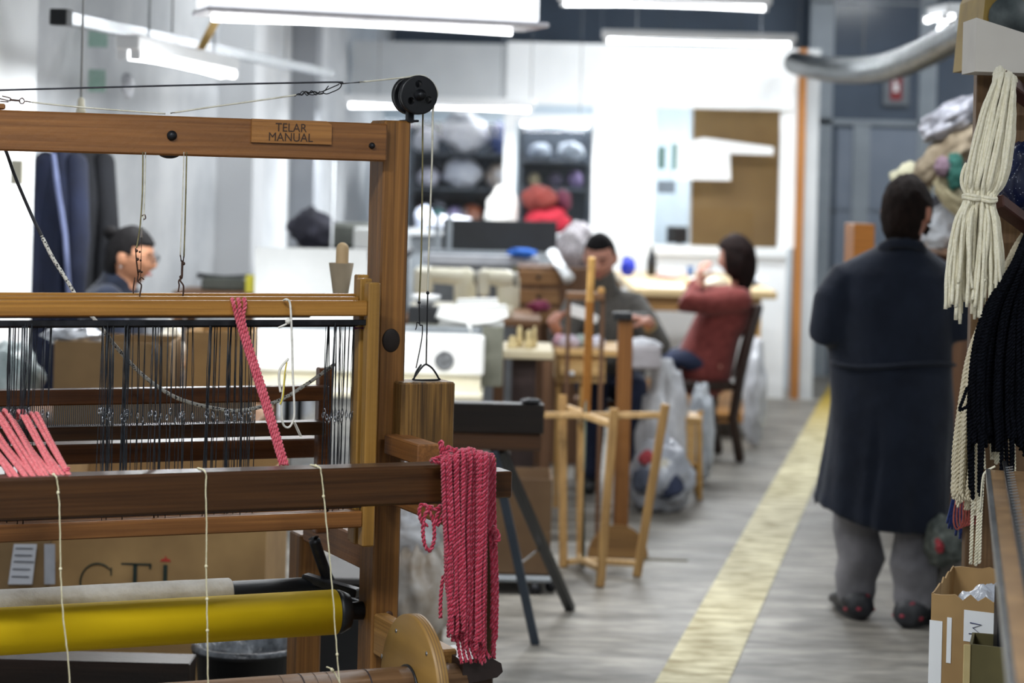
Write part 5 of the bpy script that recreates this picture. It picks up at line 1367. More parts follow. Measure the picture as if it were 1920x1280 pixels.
dwr = part('drawer', PB(MB(), 1048, 1134, 676, 706, 10.79, .03), M_oakx, dk); part('knob', MB().ball(P(1072, 700, 10.78), .014), M_paper, dwr)
for x in (1046, 1090, 1176): part('leg', MB().box(PX(x, 10.8), PX(x+9, 10.8), 10.85, 10.89, 0, zd-.032), M_oak, dk)
for i, (x, w_, c1, c2, lab) in enumerate(((1068, .05, '#b7aab8', '#cdbfca', 'mauve'), (1092, .04, '#8f9a92', '#a5b0a8', 'grey-green'), (1118, .045, '#ccc9d8', '#e2e0ea', 'lilac'), (1050, .03, '#b58a96', '#c69ca8', 'dusty pink'))):
    single('fabric_scrap', MB().blob((PX(x, 10.92), 10.92+.05*(i % 2), zd+.025), (w_, .06, .032), .3, 2.5, i+20, 24, 14, floor=zd+.001), C(c1, c2, .9), lab+' fabric scrap on the pine desk in front of the grey sweater', 'cloth')
single('white_paper_sheet', MB().prism([P(1070, 573, 11.25), P(1095, 580, 11.25), P(1122, 596, 11.25), P(1118, 606, 11.25), P(1066, 590, 11.25)], (0, 0, 0), (0, .003, .01)), M_paper, 'white sheet held up in front of the grey sweater', 'paper')
dc = T('white_cloth_pile', 1210, 690, 11.0, 'white and grey cloth hanging over the right end of the pine desk', 'cloth')
part('cloth', MB().blob((PX(1200, 10.9), 10.95, zd+.02), (.10, .13, .032), .2, 2.5, 31), C('#bfc1c8', '#dcdde2', .8, bump=.4), dc)
part('cloth_fold', PB(MB(), 1184, 1240, 648, 694, 10.70, .07, .015), C('#a29ca0', '#c2bec2', .8, bump=.4), dc)
# plastic sacks on the floor
def sack(name, x0, x1, yt, yb, D, dep, m, label, seed, floor=0.0, inner=None, amp=.16):
    t = T(name, (x0+x1)/2, yb, D, label, 'sack'); z0_ = max(floor, PZ((x0+x1)/2, yb, D)); z1__ = PZ((x0+x1)/2, yt, D)
    cx1 = (PX(x0, D)+PX(x1, D))/2; w_ = (PX(x1, D)-PX(x0, D))/2
    part('bag', MB().blob((cx1, D, (z0_+z1__)/2), (w_, dep, (z1__-z0_)/2*1.08), amp, 2.4, seed, 40, 26, floor=z0_+.001), m, t)
    part('gathered_neck', MB().limb([(cx1, D, z1__-.03), (cx1+.02, D, z1__+.03)], [.05, .02]), m, t)
    if inner:
        for k, (dx, dz, r, mm) in enumerate(inner): part('contents', MB().blob((cx1+dx, D-dep*.72, z0_+dz), (r, r*.7, r), .2, 2, seed+k), mm, t)
    return t
sack('plastic_sack', 1185, 1308, 830, 962, 10.85, .16, mat('sack_plastic', '#8a8f98', '#b9bdc6', .25, 7, bump=.7, bscale=9), 'clear plastic sack of dark and pale yarn on the floor beside the swift', 11,
     inner=[(.03, .14, .07, C('#23293a', '#38405a', .9)), (-.09, .16, .06, C('#3a3f4c', '#5a6070', .9)), (.0, .22, .05, C('#b9b4a6', '#d5d0c2', .9)), (-.08, .27, .035, C('#8f3038', '#a6434a', .9))])
sack('plastic_sack', 1204, 1296, 690, 960, 11.25, .14, M_plast, 'tall white plastic sack standing behind the yarn sack at the desk end', 14)
sack('plastic_sack', 1290, 1345, 735, 900, 11.9, .12, mat('pale_sack', '#a9b1bb', '#d0d5db', .25, 7, bump=.6), 'small pale plastic sack between the tall white sack and the chair', 17)
sack('plastic_sack', 1398, 1440, 650, 834, 13.6, .12, M_plast, 'white plastic bag standing by the cutting table leg behind the chair', 19)
sb_ = T('low_crate', 1290, 900, 11.2, 'narrow pale plywood stool with angled legs beside the plastic sack', 'stool')
part('front_board', PB(MB(), 1272, 1304, 788, 872, 11.2, .02), M_oakx, sb_)
part('seat', PB(MB(), 1266, 1318, 782, 790, 11.18, .28), M_oakx, sb_)
for (a, b) in ((P(1311, 790, 11.2), onfloor(1312, 936)), (P(1300, 870, 11.22), onfloor(1308, 925)), (P(1272, 790, 11.4), Vector((PX(1262, 11.4), 11.4, .0))), (P(1316, 770, 11.3), P(1304, 792, 11.3))):
    part('leg', MB().beam(b, a, .03, .025), M_oak, sb_)

# ---------------- cutting table before the office ----------------
ctb = T('cutting_table', 1320, 790, 14.5, 'long pale wooden cutting table with a low shelf in front of the office', 'table')
zc2 = PZ(1330, 543, 13.9)
xa_, xb_ = PX(1186, 13.9), PX(1456, 13.9)
part('tabletop', MB().box(xa_, xb_, 13.9, 16.6, zc2-.05, zc2, .006), wood('tabletop_x', '#c9ad7c', '#dcc598', 'X', .4), ctb)
for x in (xa_+.03, xb_-.12):
    for y in (13.98, 16.5): part('leg', MB().box(x-.03, x+.03, y-.03, y+.03, 0, zc2-.051), M_oak, ctb)
part('low_shelf', MB().box(xa_+.06, xb_-.1, 14.0, 16.4, .10, .16), wood('shelf_x', '#a3702f', '#bb8743', 'X', .5), ctb)
part('apron', MB().box(xa_+.02, xb_-.1, 13.93, 13.96, zc2-.14, zc2-.051), wood('apron_x', '#8d6838', '#a67e4a', 'X', .5), ctb)
for i, (x0, x1, ya_, D, m, lab) in enumerate(((1212, 1282, 0, 14.0, M_paper, 'white paper sheet near the front left of the cutting table'), (1298, 1352, 0, 15.2, M_paper, 'white paper sheet in the middle of the cutting table'), (1236, 1300, 0, 16.0, C('#d9b7b2', '#e6cbc6', .8), 'pale pink cloth strip at the back of the cutting table'), (1375, 1440, 0, 15.6, M_paper, 'white paper at the right end of the cutting table'))):
    m_ = MB().box(PX(x0, D), PX(x1, D), D, D+.42, zc2+.001+.0005*i, zc2+.006+.0005*i, 0); single('paper_sheet' if i != 2 else 'cloth_strip', m_, m, lab, 'paper' if i != 2 else 'cloth')
for i, (x, D, w_, h, c1, c2, lab) in enumerate(((1250, 15.4, .05, .02, '#c9a7a0', '#d9bab3', 'flat pink cloth scrap, left part of the cutting table'), (1330, 14.5, .07, .03, '#d8d3c4', '#ebe6d8', 'crumpled cream paper in front of the red cardigan on the cutting table'), (1395, 14.6, .05, .03, '#9aa3b4', '#b4bccb', 'grey-blue cloth scrap behind the red cardigan on the cutting table'), (1300, 14.3, .04, .025, '#b98f6a', '#c9a07c', 'small tan scrap at the front of the cutting table'))):
    single('cloth_scrap', MB().blob((PX(x, D), D, zc2+h*.8), (w_*1.6, .14, h), .3, 2.6, 90+i, 24, 14, floor=zc2+.0075), C(c1, c2, .9), lab, 'cloth')
single('black_bottle', MB().lathe([(.032, 0), (.034, .10), (.024, .15), (.013, .18), (.013, .21)], (PX(1219, 15.8), 15.8, zc2+.001), n=20), M_black, 'black bottle standing at the left back of the cutting table', 'bottle')
single('blue_cup', MB().lathe([(.022, 0), (.026, .07), (.024, .07), (.02, .004)], (PX(1292, 15.9), 15.9, zc2+.001), n=18, caps=False), C('#3c5a86', '#4d6c9a', .5), 'small blue cup at the back of the cutting table', 'cup')
single('blue_bag', MB().blob(P(1178, 498, 14.6), (.05, .05, .06), .25, 2, 4), C('#1426a8', '#2238c0', .5), 'bright blue plastic bag right of the head of the grey sweater woman', 'bag')
single('floral_bag', MB().blob(P(1080, 464, 12.72), (.105, .10, .135), .18, 2, 9), C('#8f8a90', '#d8d2d6', .9, scale=60), 'mottled pink and white cloth bundle left of the woman in grey', 'bundle')
single('paper_roll', MB().tube([P(1035, 475, 12.6), P(1066, 522, 12.4)], .035, 14), M_paper, 'white paper roll leaning left of the woman in grey', 'roll')
single('folded_cloth', MB().blob(P(1010, 575, 12.0), (.06, .05, .03), .3, 2, 9), C('#6a2440', '#82304e', .9), 'dark magenta cloth beside the hand of the woman in grey', 'cloth')
under = [(1300, 700, '#b9bfce', '#d5d9e4'), (1350, 700, '#a8b4c8', '#c9d2e0'), (1330, 740, '#9c96a8', '#b6b0c2')]
for i, (x, y, c1, c2) in enumerate(under):
    single('fabric_bag', MB().blob((PX(x, 14.6), 14.7, .161+(.12 if i == 2 else .30)), (.10, .12, .125), .15, 2, 40+i, 26, 16, floor=.162), C(c1, c2, .6, bump=.4), ('pale lilac', 'pale blue', 'dull mauve')[i]+' bag on the low shelf of the cutting table', 'bag')
# ---------------- office interior ----------------
ol = lamp((.3, 17.8, 2.45), 1.2, 0, 'added unseen lamp that brightens the office behind the windows', PW*.55)  # both office lamps are added, out of sight, to brighten the interior
ol2 = lamp((1.5, 17.8, 2.45), .9, 0, 'shorter added unseen lamp that brightens the right side of the office', PW*.8)
nb = T('notice_board', 1372, 465, 17.2, 'big plain brown hardboard panel behind the right office window', 'board', floor=False)
part('panel', MB().box(PX(1291, 17.2), PX(1458, 17.2), 17.2, 17.22, PZ(1372, 470, 17.2), PZ(1372, 205, 17.2)), mat('hardboard', '#8f6e40', '#a5844f', .6, 2), nb)
part('frame', MB().box(PX(1286, 17.2), PX(1291, 17.2)-.001, 17.19, 17.23, PZ(1372, 470, 17.2), PZ(1372, 205, 17.2)), M_white, nb)
part('leg', MB().box(PX(1300, 17.2), PX(1306, 17.2), 17.2, 17.23, 0, PZ(1372, 470, 17.2)-.001), M_brnz, nb); part('leg', MB().box(PX(1440, 17.2), PX(1446, 17.2), 17.2, 17.23, 0, PZ(1372, 470, 17.2)-.001), M_brnz, nb)
single('white_poster', MB().prism([P(1263, 264, 16.845), P(1368, 264, 16.845), P(1370, 338, 16.845), P(1264, 336, 16.845)], (0, 0, 0), (0, .003, 0)), M_paper, 'square white sheet taped on the right office window', 'poster')
single('white_strip', MB().prism([P(1300, 262, 16.842), P(1320, 258, 16.842), P(1450, 276, 16.842), P(1450, 290, 16.842), P(1372, 288, 16.842), P(1300, 270, 16.842)], (0, 0, 0), (0, .002, 0)), M_paper, 'long torn white strip beside the square sheet on the office window', 'poster')
ok_ = M_paper
for x0, x1, y0_, y1_, c1, lab in ((1227, 1241, 274, 316, '#5b7a74', 'narrow green-grey card on the office pane, upper left of the window'), (1252, 1264, 268, 318, '#7d9b9a', 'thin pale green card beside the narrow green-grey one'), (1227, 1262, 338, 362, '#6f7a86', 'small grey picture low on the left of the right office window')):
    single('pinned_card', MB().box(PX(x0, 16.76), PX(x1, 16.76), 16.84, 16.846, PZ(x0, y1_, 16.76), PZ(x0, y0_, 16.76), 0), C(c1, None, .6), lab, 'card')
mo = T('monitor', 1268, 460, 17.9, 'dark monitor inside the office at the foot of the right window', 'monitor')
part('screen', PB(MB(), 1250, 1290, 424, 456, 17.9, .04), M_black, mo); part('stand', MB().box(PX(1266, 17.9), PX(1274, 17.9), 17.92, 17.95, 0.0, PZ(1270, 456, 17.9)), M_black, mo)
part('desk_part', MB().box(PX(1235, 17.9), PX(1284, 17.9), 17.75, 18.3, PZ(1270, 462, 17.9)-.03, PZ(1270, 462, 17.9)), M_brn, mo)
single('standing_board', MB().box(PX(1112, 17.0), PX(1200, 17.0), 17.0, 17.03, 0, PZ(1150, 205, 17.0), 0), C('#bccbd6', '#c9d6df', .6), 'pale blue-white panel inside the office between the windows', 'panel')
# metal shelving with textiles seen through the windows
M_shelf = C('#3d444d', '#505963', .5, 'shelf_metal')
def shelving(name, x0, x1, ys, D, dep, label, side=M_shelf):
    t = T(name, (x0+x1)/2, 460, D, label, 'shelf'); xa_, xb_ = PX(x0, D), PX(x1, D); top = PZ((x0+x1)/2, ys[0]-60, D)
    for x in (xa_, xb_):
        for y in (D, D+dep): part('upright', MB().box(x-.018, x+.018, y-.018, y+.018, 0, top), side, t)
    zs = []
    for y in ys:
        z = PZ((x0+x1)/2, y, D); zs.append(z); part('shelf_board', MB().box(xa_+.019, xb_-.019, D-.015, D+dep+.015, z-.02, z), side, t)
    part('back_panel', MB().box(xa_, xb_, D+dep+.02, D+dep+.03, 0, top), C('#2d343d', '#3b444f', .7), t)
    return zs
za1 = shelving('metal_shelving', 762, 950, (286, 352, 420), 17.3, .6, 'dark metal shelving packed with fabric behind the left office window')
za2 = shelving('metal_shelving', 968, 1102, (300, 352, 415), 17.4, .6, 'dark metal shelving behind the second office window')
def bundle(x, z, D, w_, h, c1, c2, lab, seed, nm='fabric_bundle'):
    single(nm, MB().blob((PX(x, D), D+.12, z+h*.9), (w_, .14, h), .2, 2.3, seed, 24, 16, floor=z+.001), C(c1, c2, .85, bump=.3), lab, 'bundle')
for i, (x, k, w_, h, c1, c2, lab) in enumerate((
    (790, 0, .10, .10, '#d9dbe6', '#eef0f6', 'white fabric bundle, left end of the top office shelf'),
    (862, 0, .17, .17, '#e3e5ee', '#f4f5fa', 'big white fabric bundle in the middle of the top office shelf'),
    (926, 0, .06, .13, '#3d4f86', '#5468a0', 'blue fabric bundle at the right of the top office shelf'),
    (795, 1, .08, .08, '#cfcfe2', '#e4e4f0', 'lavender fabric bundle, left of the middle office shelf'),
    (858, 1, .15, .12, '#cdd4e4', '#e8ecf4', 'pale blue-white bundle in the middle of the middle office shelf'),
    (925, 1, .08, .10, '#b9a48c', '#cfd3de', 'beige and white bundle, right end of the middle office shelf'),
    (788, 2, .05, .07, '#8f3a52', '#a84b64', 'dark pink bundle, left end of the lowest office shelf'),
    (815, 2, .06, .06, '#3f8f8c', '#5aa6a2', 'teal bundle on the lowest office shelf'),
    (846, 2, .06, .07, '#7a6aa8', '#8f80ba', 'violet bundle on the lowest office shelf'),
    (880, 2, .07, .08, '#9a4a3c', '#c07a4c', 'rust orange bundle on the lowest office shelf'),
    (915, 2, .05, .06, '#c9a06a', '#d8b584', 'tan bundle, right end of the lowest office shelf'))):
    bundle(x, za1[k], 17.42, w_, h, c1, c2, lab, i+50)
for i, (x, k, w_, h, c1, c2, lab) in enumerate((
    (1005, 0, .09, .07, '#8b95a2', '#a8b1bd', 'grey folded bundle, left on the upper shelf of the second window'),
    (1062, 0, .10, .08, '#9aa4b0', '#bcc4ce', 'pale grey bundle, right on the upper shelf of the second window'),
    (995, 1, .05, .06, '#8f8468', '#a89c7e', 'khaki bundle on the middle shelf of the second window'),
    (1035, 1, .06, .06, '#4a4458', '#5c556c', 'dark plum bundle on the middle shelf of the second window'),
    (1072, 1, .06, .07, '#70608a', '#84749e', 'purple bundle on the middle shelf of the second window'))):
    bundle(x, za2[k], 17.5, w_, h, c1, c2, lab, i+70)
# things before the partition
lowc = T('low_cupboard', 930, 600, 15.4, 'grey low cupboard in front of the office carrying sacks', 'cupboard')
zl = PZ(930, 436, 15.2)
part('body', MB().box(PX(765, 15.2), PX(1090, 15.2), 15.25, 16.1, .0, zl-.03), M_greym, lowc); part('top', MB().box(PX(760, 15.2), PX(1094, 15.2), 15.2, 16.12, zl-.029, zl), M_wallg, lowc)
def onb(x, w_, h, D, c1, c2, lab, seed, nm='fabric_sack', bump=.4):
    single(nm, MB().blob((PX(x, D), D, zl+h*.85), (w_, .16, h), .14, 2.0, seed, 32, 20, floor=zl+.001), C(c1, c2, .9, bump=bump), lab, 'sack')
onb(936, .11, .17, 15.5, '#d6d2cc', '#e8e5df', 'cream sack standing left of the red bundle', 81)
onb(1022, .155, .10, 15.5, '#8a0a1f', '#9c1028', 'bright red fabric bundle on the grey cupboard', 82, 'red_bundle')
zr2 = zl+.16
single('rust_bundle', MB().blob((PX(1005, 15.5), 15.5, zr2+.075), (.125, .13, .095), .15, 1.8, 83, 28, 18), C('#5c1f19', '#742a22', .9), 'rust brown fabric bundle lying on the bright red one', 'bundle')
single('plum_bundle', MB().blob((PX(1050, 15.5), 15.55, zr2+.06), (.06, .10, .085), .15, 1.8, 84, 24, 16), C('#3f0e22', '#571730', .9), 'plum red fabric bundle right of the rust brown one', 'bundle')
onb(840, .17, .06, 15.4, '#dfe3f0', '#f2f4fa', 'flat white fabric bundle at the left of the grey cupboard', 85)
onb(790, .06, .09, 15.4, '#c3cbe0', '#d9dfec', 'light blue bundle beside the loom post on the grey cupboard', 86)

# ---------------- silver duct at the upper right ----------------
dp = [P(1490, 118, 16.6), P(1540, 128, 15.5), P(1600, 132, 14.5), P(1660, 126, 13.6), P(1720, 105, 12.8), P(1780, 74, 12.0), P(1840, 42, 11.2), P(1960, -40, 10.2)]
pth = smooth(dp, 26); rad = [.075+.006*math.sin(i*1.9) for i in range(len(pth))]
rad = [.078+.009*(i % 2) for i in range(len(pth))]
dt = empty('flexible_duct', pth[0], 0, 'sagging silver flexible duct crossing the upper right', 'duct')
part('duct_hose', MB().tube(pth, rad, 20), mat('silver_duct', '#4b4f50', '#7d8183', .3, 30, metal=.95, bump=.9, bscale=45), dt)
for k in (6, 60, 120, len(pth)-20): part('hanger_wire', MB().tube([pth[k], (pth[k].x, pth[k].y, ZC)], .003, 6), M_steel, dt)
# ---------------- right side behind the man ----------------
shf = T('side_shelf', 1760, 700, 9.6, 'brown side shelf behind the standing man, loaded with bags', 'shelf')
xs0, xs1 = 1.80, 2.5
for z in (.05, .50, .92, 1.34): part('shelf_board', MB().box(xs0, xs1, 9.2, 10.6, z-.025, z), M_brn, shf)
for y in (9.18, 10.6): part('side_panel', MB().box(xs0, xs1, y, y+.02, 0, 1.34), M_brnz, shf)
def hbag(name, x, y, D, r, m, lab, seed, amp=.2, cat='bag', fl=None, rot=0):
    mb = MB().blob((0, 0, 0), r, amp, 2.3, seed, 44, 28); c = P(x, y, D)
    mb.xf(Matrix.Translation(c) @ Matrix.Rotation(-math.radians(rot), 4, 'Y'))
    if fl is not None:
        for v in mb.v: v.z = max(v.z, fl)
    single(name, mb, m, lab, cat)
hbag('grey_plastic_bag', 1788, 220, 9.4, (.155, .12, .068), mat('grey_shiny_plastic', '#6d6f78', '#c9c9d4', .18, 14, bump=1, bscale=16), 'shiny grey plastic bag on the pile at the upper right', 3, rot=32)
hbag('beige_bag', 1778, 290, 9.35, (.18, .13, .075), C('#71624e', '#b3a58e', .8, bump=.3), 'long beige cloth bag below the shiny grey plastic bag', 5, rot=42)
hbag('cream_bag', 1712, 338, 9.5, (.085, .1, .075), C('#b9b598', '#d5d1b8', .8, bump=.3), 'cream bag just behind the head of the standing man', 6)
hbag('mauve_bundle', 1768, 312, 9.2, (.035, .04, .04), C('#7d6674', '#8f7886', .8), 'small mauve bundle on the pile, left of the teal cloth', 7, cat='bundle')
hbag('teal_cloth', 1790, 322, 9.2, (.035, .05, .075), C('#24594f', '#336f64', .8), 'teal cloth showing on the pile right of the man', 8, cat='cloth')
hbag('white_sack', 1768, 432, 9.4, (.085, .1, .105), C('#a9acb2', '#cacdd2', .8, bump=.4), 'white sack on the shelf to the right of the man\'s neck', 9, fl=1.341)
hbag('dark_bag', 1790, 395, 9.7, (.09, .12, .12), C('#1b1b24', '#33323d', .7), 'black bag on the shelf behind the white sack', 10, fl=1.341)
hbag('cream_roll', 1788, 372, 9.25, (.11, .06, .045), C('#a79d7e', '#bfb493', .8), 'cream fabric roll above the white sack', 11, cat='roll', rot=-50)
ob = T('orange_crate', 1618, 470, 10.8, 'orange wooden crate seen just left of the man\'s head', 'crate')
zo0, zo1 = PZ(1618, 470, 10.8), PZ(1618, 420, 10.8)
part('body', MB().box(PX(1597, 10.8), PX(1636, 10.8), 10.8, 11.1, zo0-.1, zo1), wood('orange_x', '#a4641f', '#c07c30', 'X', .5), ob)
part('stand', MB().box(PX(1602, 10.8), PX(1632, 10.8), 10.82, 11.08, 0, zo0-.101), M_brnz, ob)
hbag('rag_bag', 1770, 1015, 8.0, (.075, .1, .09), C('#2c3432', '#5a5f5a', .8, scale=30), 'dark patterned bag beside the right leg of the man', 12)
hbag('red_cloth', 1762, 1022, 7.93, (.018, .03, .028), C('#7e1f28', '#962d36', .8), 'small dark red cloth on the patterned bag', 13)
gb2 = T('grey_sack', 1790, 1150, 8.2, 'grey and brown sack on the floor between the man and the open carton', 'sack')
c = P(1790, 1080, 8.2); part('body', MB().blob((c.x, 8.2, .16), (.09, .12, .19), .15, 2, 15, floor=.001), C('#6d6a66', '#8b8781', .8, bump=.3), gb2)
# ---------------- people ----------------
def headmesh(mb, c, yaw, pitch, s=1.0, jaw=1.0, roll=0):
    """a head with brow, eye sockets, nose, lips, chin and ears; +y is the way it faces"""
    M = Matrix.Translation(c) @ Matrix.Rotation(yaw, 4, 'Z') @ Matrix.Rotation(roll, 4, 'Y') @ Matrix.Rotation(pitch, 4, 'X') @ Matrix.Scale(s, 4)
    def g(d, q, w): q = Vector(q).normalized(); return math.exp(-((d-q).length/w)**2)
    def pt(d):
        x, y, z = d.x*.076, d.y*.096, d.z*.118
        if d.z < 0:
            t = -d.z; x *= 1-.30*t**1.6/jaw; y *= 1-.10*t
            if d.y < 0: y *= 1-.35*t
        k = .0
        k += .026*g(d, (0, 1, -.14), .15)+.012*g(d, (0, 1, .06), .12)      # nose and bridge
        k -= .009*(g(d, (.36, .93, .10), .17)+g(d, (-.36, .93, .10), .17)) # sockets
        k += .005*(g(d, (.34, .9, .30), .2)+g(d, (-.34, .9, .30), .2))     # brow
        k += .005*(g(d, (.5, .8, -.2), .25)+g(d, (-.5, .8, -.2), .25))     # cheeks
        k += .007*g(d, (0, .9, -.46), .13)-.004*g(d, (0, .88, -.60), .1)+.011*g(d, (0, .78, -.82), .2)  # lips, chin
        return Vector((x, y, z))+Vector((d.x*.4, d.y, d.z*.2))*k
    n, m = 48, 34; vs = []; fs = []
    def P_(t, p): return M @ pt(Vector((math.sin(t)*math.cos(p), math.sin(t)*math.sin(p), math.cos(t))))
    vs.append(P_(0, 0))
    for i in range(1, m):
        for j in range(n): vs.append(P_(PI*i/m, 2*PI*j/n))
    vs.append(P_(PI, 0))
    for j in range(n): fs.append((0, 1+j, 1+(j+1) % n))
    for i in range(m-2):
        for j in range(n): a = 1+i*n; fs.append((a+j, a+n+j, a+n+(j+1) % n, a+(j+1) % n))
    a = 1+(m-2)*n
    for j in range(n): fs.append((a+j, len(vs)-1, a+(j+1) % n))
    mb.add(vs, fs, True)
    for sx in (-1, 1):
        k = len(mb.v); mb.ball((sx*.077, -.008, -.005), (.012, .019, .031), 14, 10); mb.xf(M @ Matrix.Identity(4), k)
    return M
def hairmesh(M, vol=1.09, hairline=.42, back=-.75, side=.30, seed=0, long_=0, amp=.03):
    """hair following the skull; the face is left free"""
    mb = MB()
    def pt(d):
        face = d.y > side and d.z < hairline-.25*(1-d.y)+.1*abs(d.x)
        low = d.z < back+ (.55 if d.y > -.1 else 0)
        ear = abs(d.x) > .75 and abs(d.y) < .32 and d.z < .12
        k = vol+amp*noise.noise(d*4+Vector((seed, 0, 0)))+amp*.7*noise.noise(Vector((d.x*14, d.y*14, d.z*3+seed)))
        if face or low or (ear and not long_): k = .86
        zz = d.z*.118
        if long_ and d.z < 0 and not face: zz = d.z*(.118+long_); k *= 1.02
        return M @ Vector((d.x*.076*k, d.y*.096*k, zz*k))
    n, m = 56, 40; vs = []; fs = []
    P_ = lambda t, p: pt(Vector((math.sin(t)*math.cos(p), math.sin(t)*math.sin(p), math.cos(t))))
    vs.append(P_(0, 0))
    for i in range(1, m):
        for j in range(n): vs.append(P_(PI*i/m, 2*PI*j/n))
    vs.append(P_(PI, 0))
    for j in range(n): fs.append((0, 1+j, 1+(j+1) % n))
    for i in range(m-2):
        for j in range(n): a = 1+i*n; fs.append((a+j, a+n+j, a+n+(j+1) % n, a+(j+1) % n))
    a = 1+(m-2)*n
    for j in range(n): fs.append((a+j, len(vs)-1, a+(j+1) % n))
    return mb.add(vs, fs, True)
def hand(mb, wrist, d, nrm, side=1, curl=.5):
    """palm, four unequal bent fingers and a thumb; nrm points out of the palm"""
    d = Vector(d).normalized(); nrm = Vector(nrm); nrm = (nrm-d*nrm.dot(d)).normalized(); w = d.cross(nrm)*side
    W0 = Vector(wrist)
    mb.limb([W0, W0+d*.035, W0+d*.085], [(.021, .019), (.032, .016), (.038, .013)], 14, up=w)
    for i, (o, L, r) in enumerate(((.029, .070, .0088), (.010, .080, .0092), (-.010, .074, .0088), (-.028, .058, .0078))):
        p = W0+d*.078+w*o; dd = (d+w*o*2.2).normalized(); pts = [p]
        for q, k in enumerate((.46, .30, .24)):
            a = curl*(q+1)*.55+(.05*i); v_ = dd*math.cos(a)+nrm*math.sin(a); p = p+v_*L*k; pts.append(p)
        mb.limb(pts, [r, r*.97, r*.9, r*.78], 10)
    p = W0+d*.022+w*.026; t1_ = (d*.65+w*.75+nrm*.35).normalized(); t2 = (d*.85+w*.25+nrm*.5).normalized()
    mb.limb([p, p+t1_*.036, p+t1_*.036+t2*.030, p+t1_*.036+t2*.052], [.014, .0115, .0105, .009], 10)
SK = lambda n, a, b: mat(n, a, b, .55, 9, spec=.35)
def cloth(n, a, b, sc=20): return mat(n, a, b, .92, sc, bump=.35, bscale=30, spec=.15, sheen=.15)
def person(label, body, skin, vox=.0065):
    o = single('person', body, skin, label, 'person')
    WM[o.name] = Matrix.Translation(o.location)
    organic(o, vox, 2)
    return o
def wear(name, mb, m, par, vox=.009, it=4, label=None):
    o = part(name, mb, m, par, label=label); organic(o, vox, it); return o

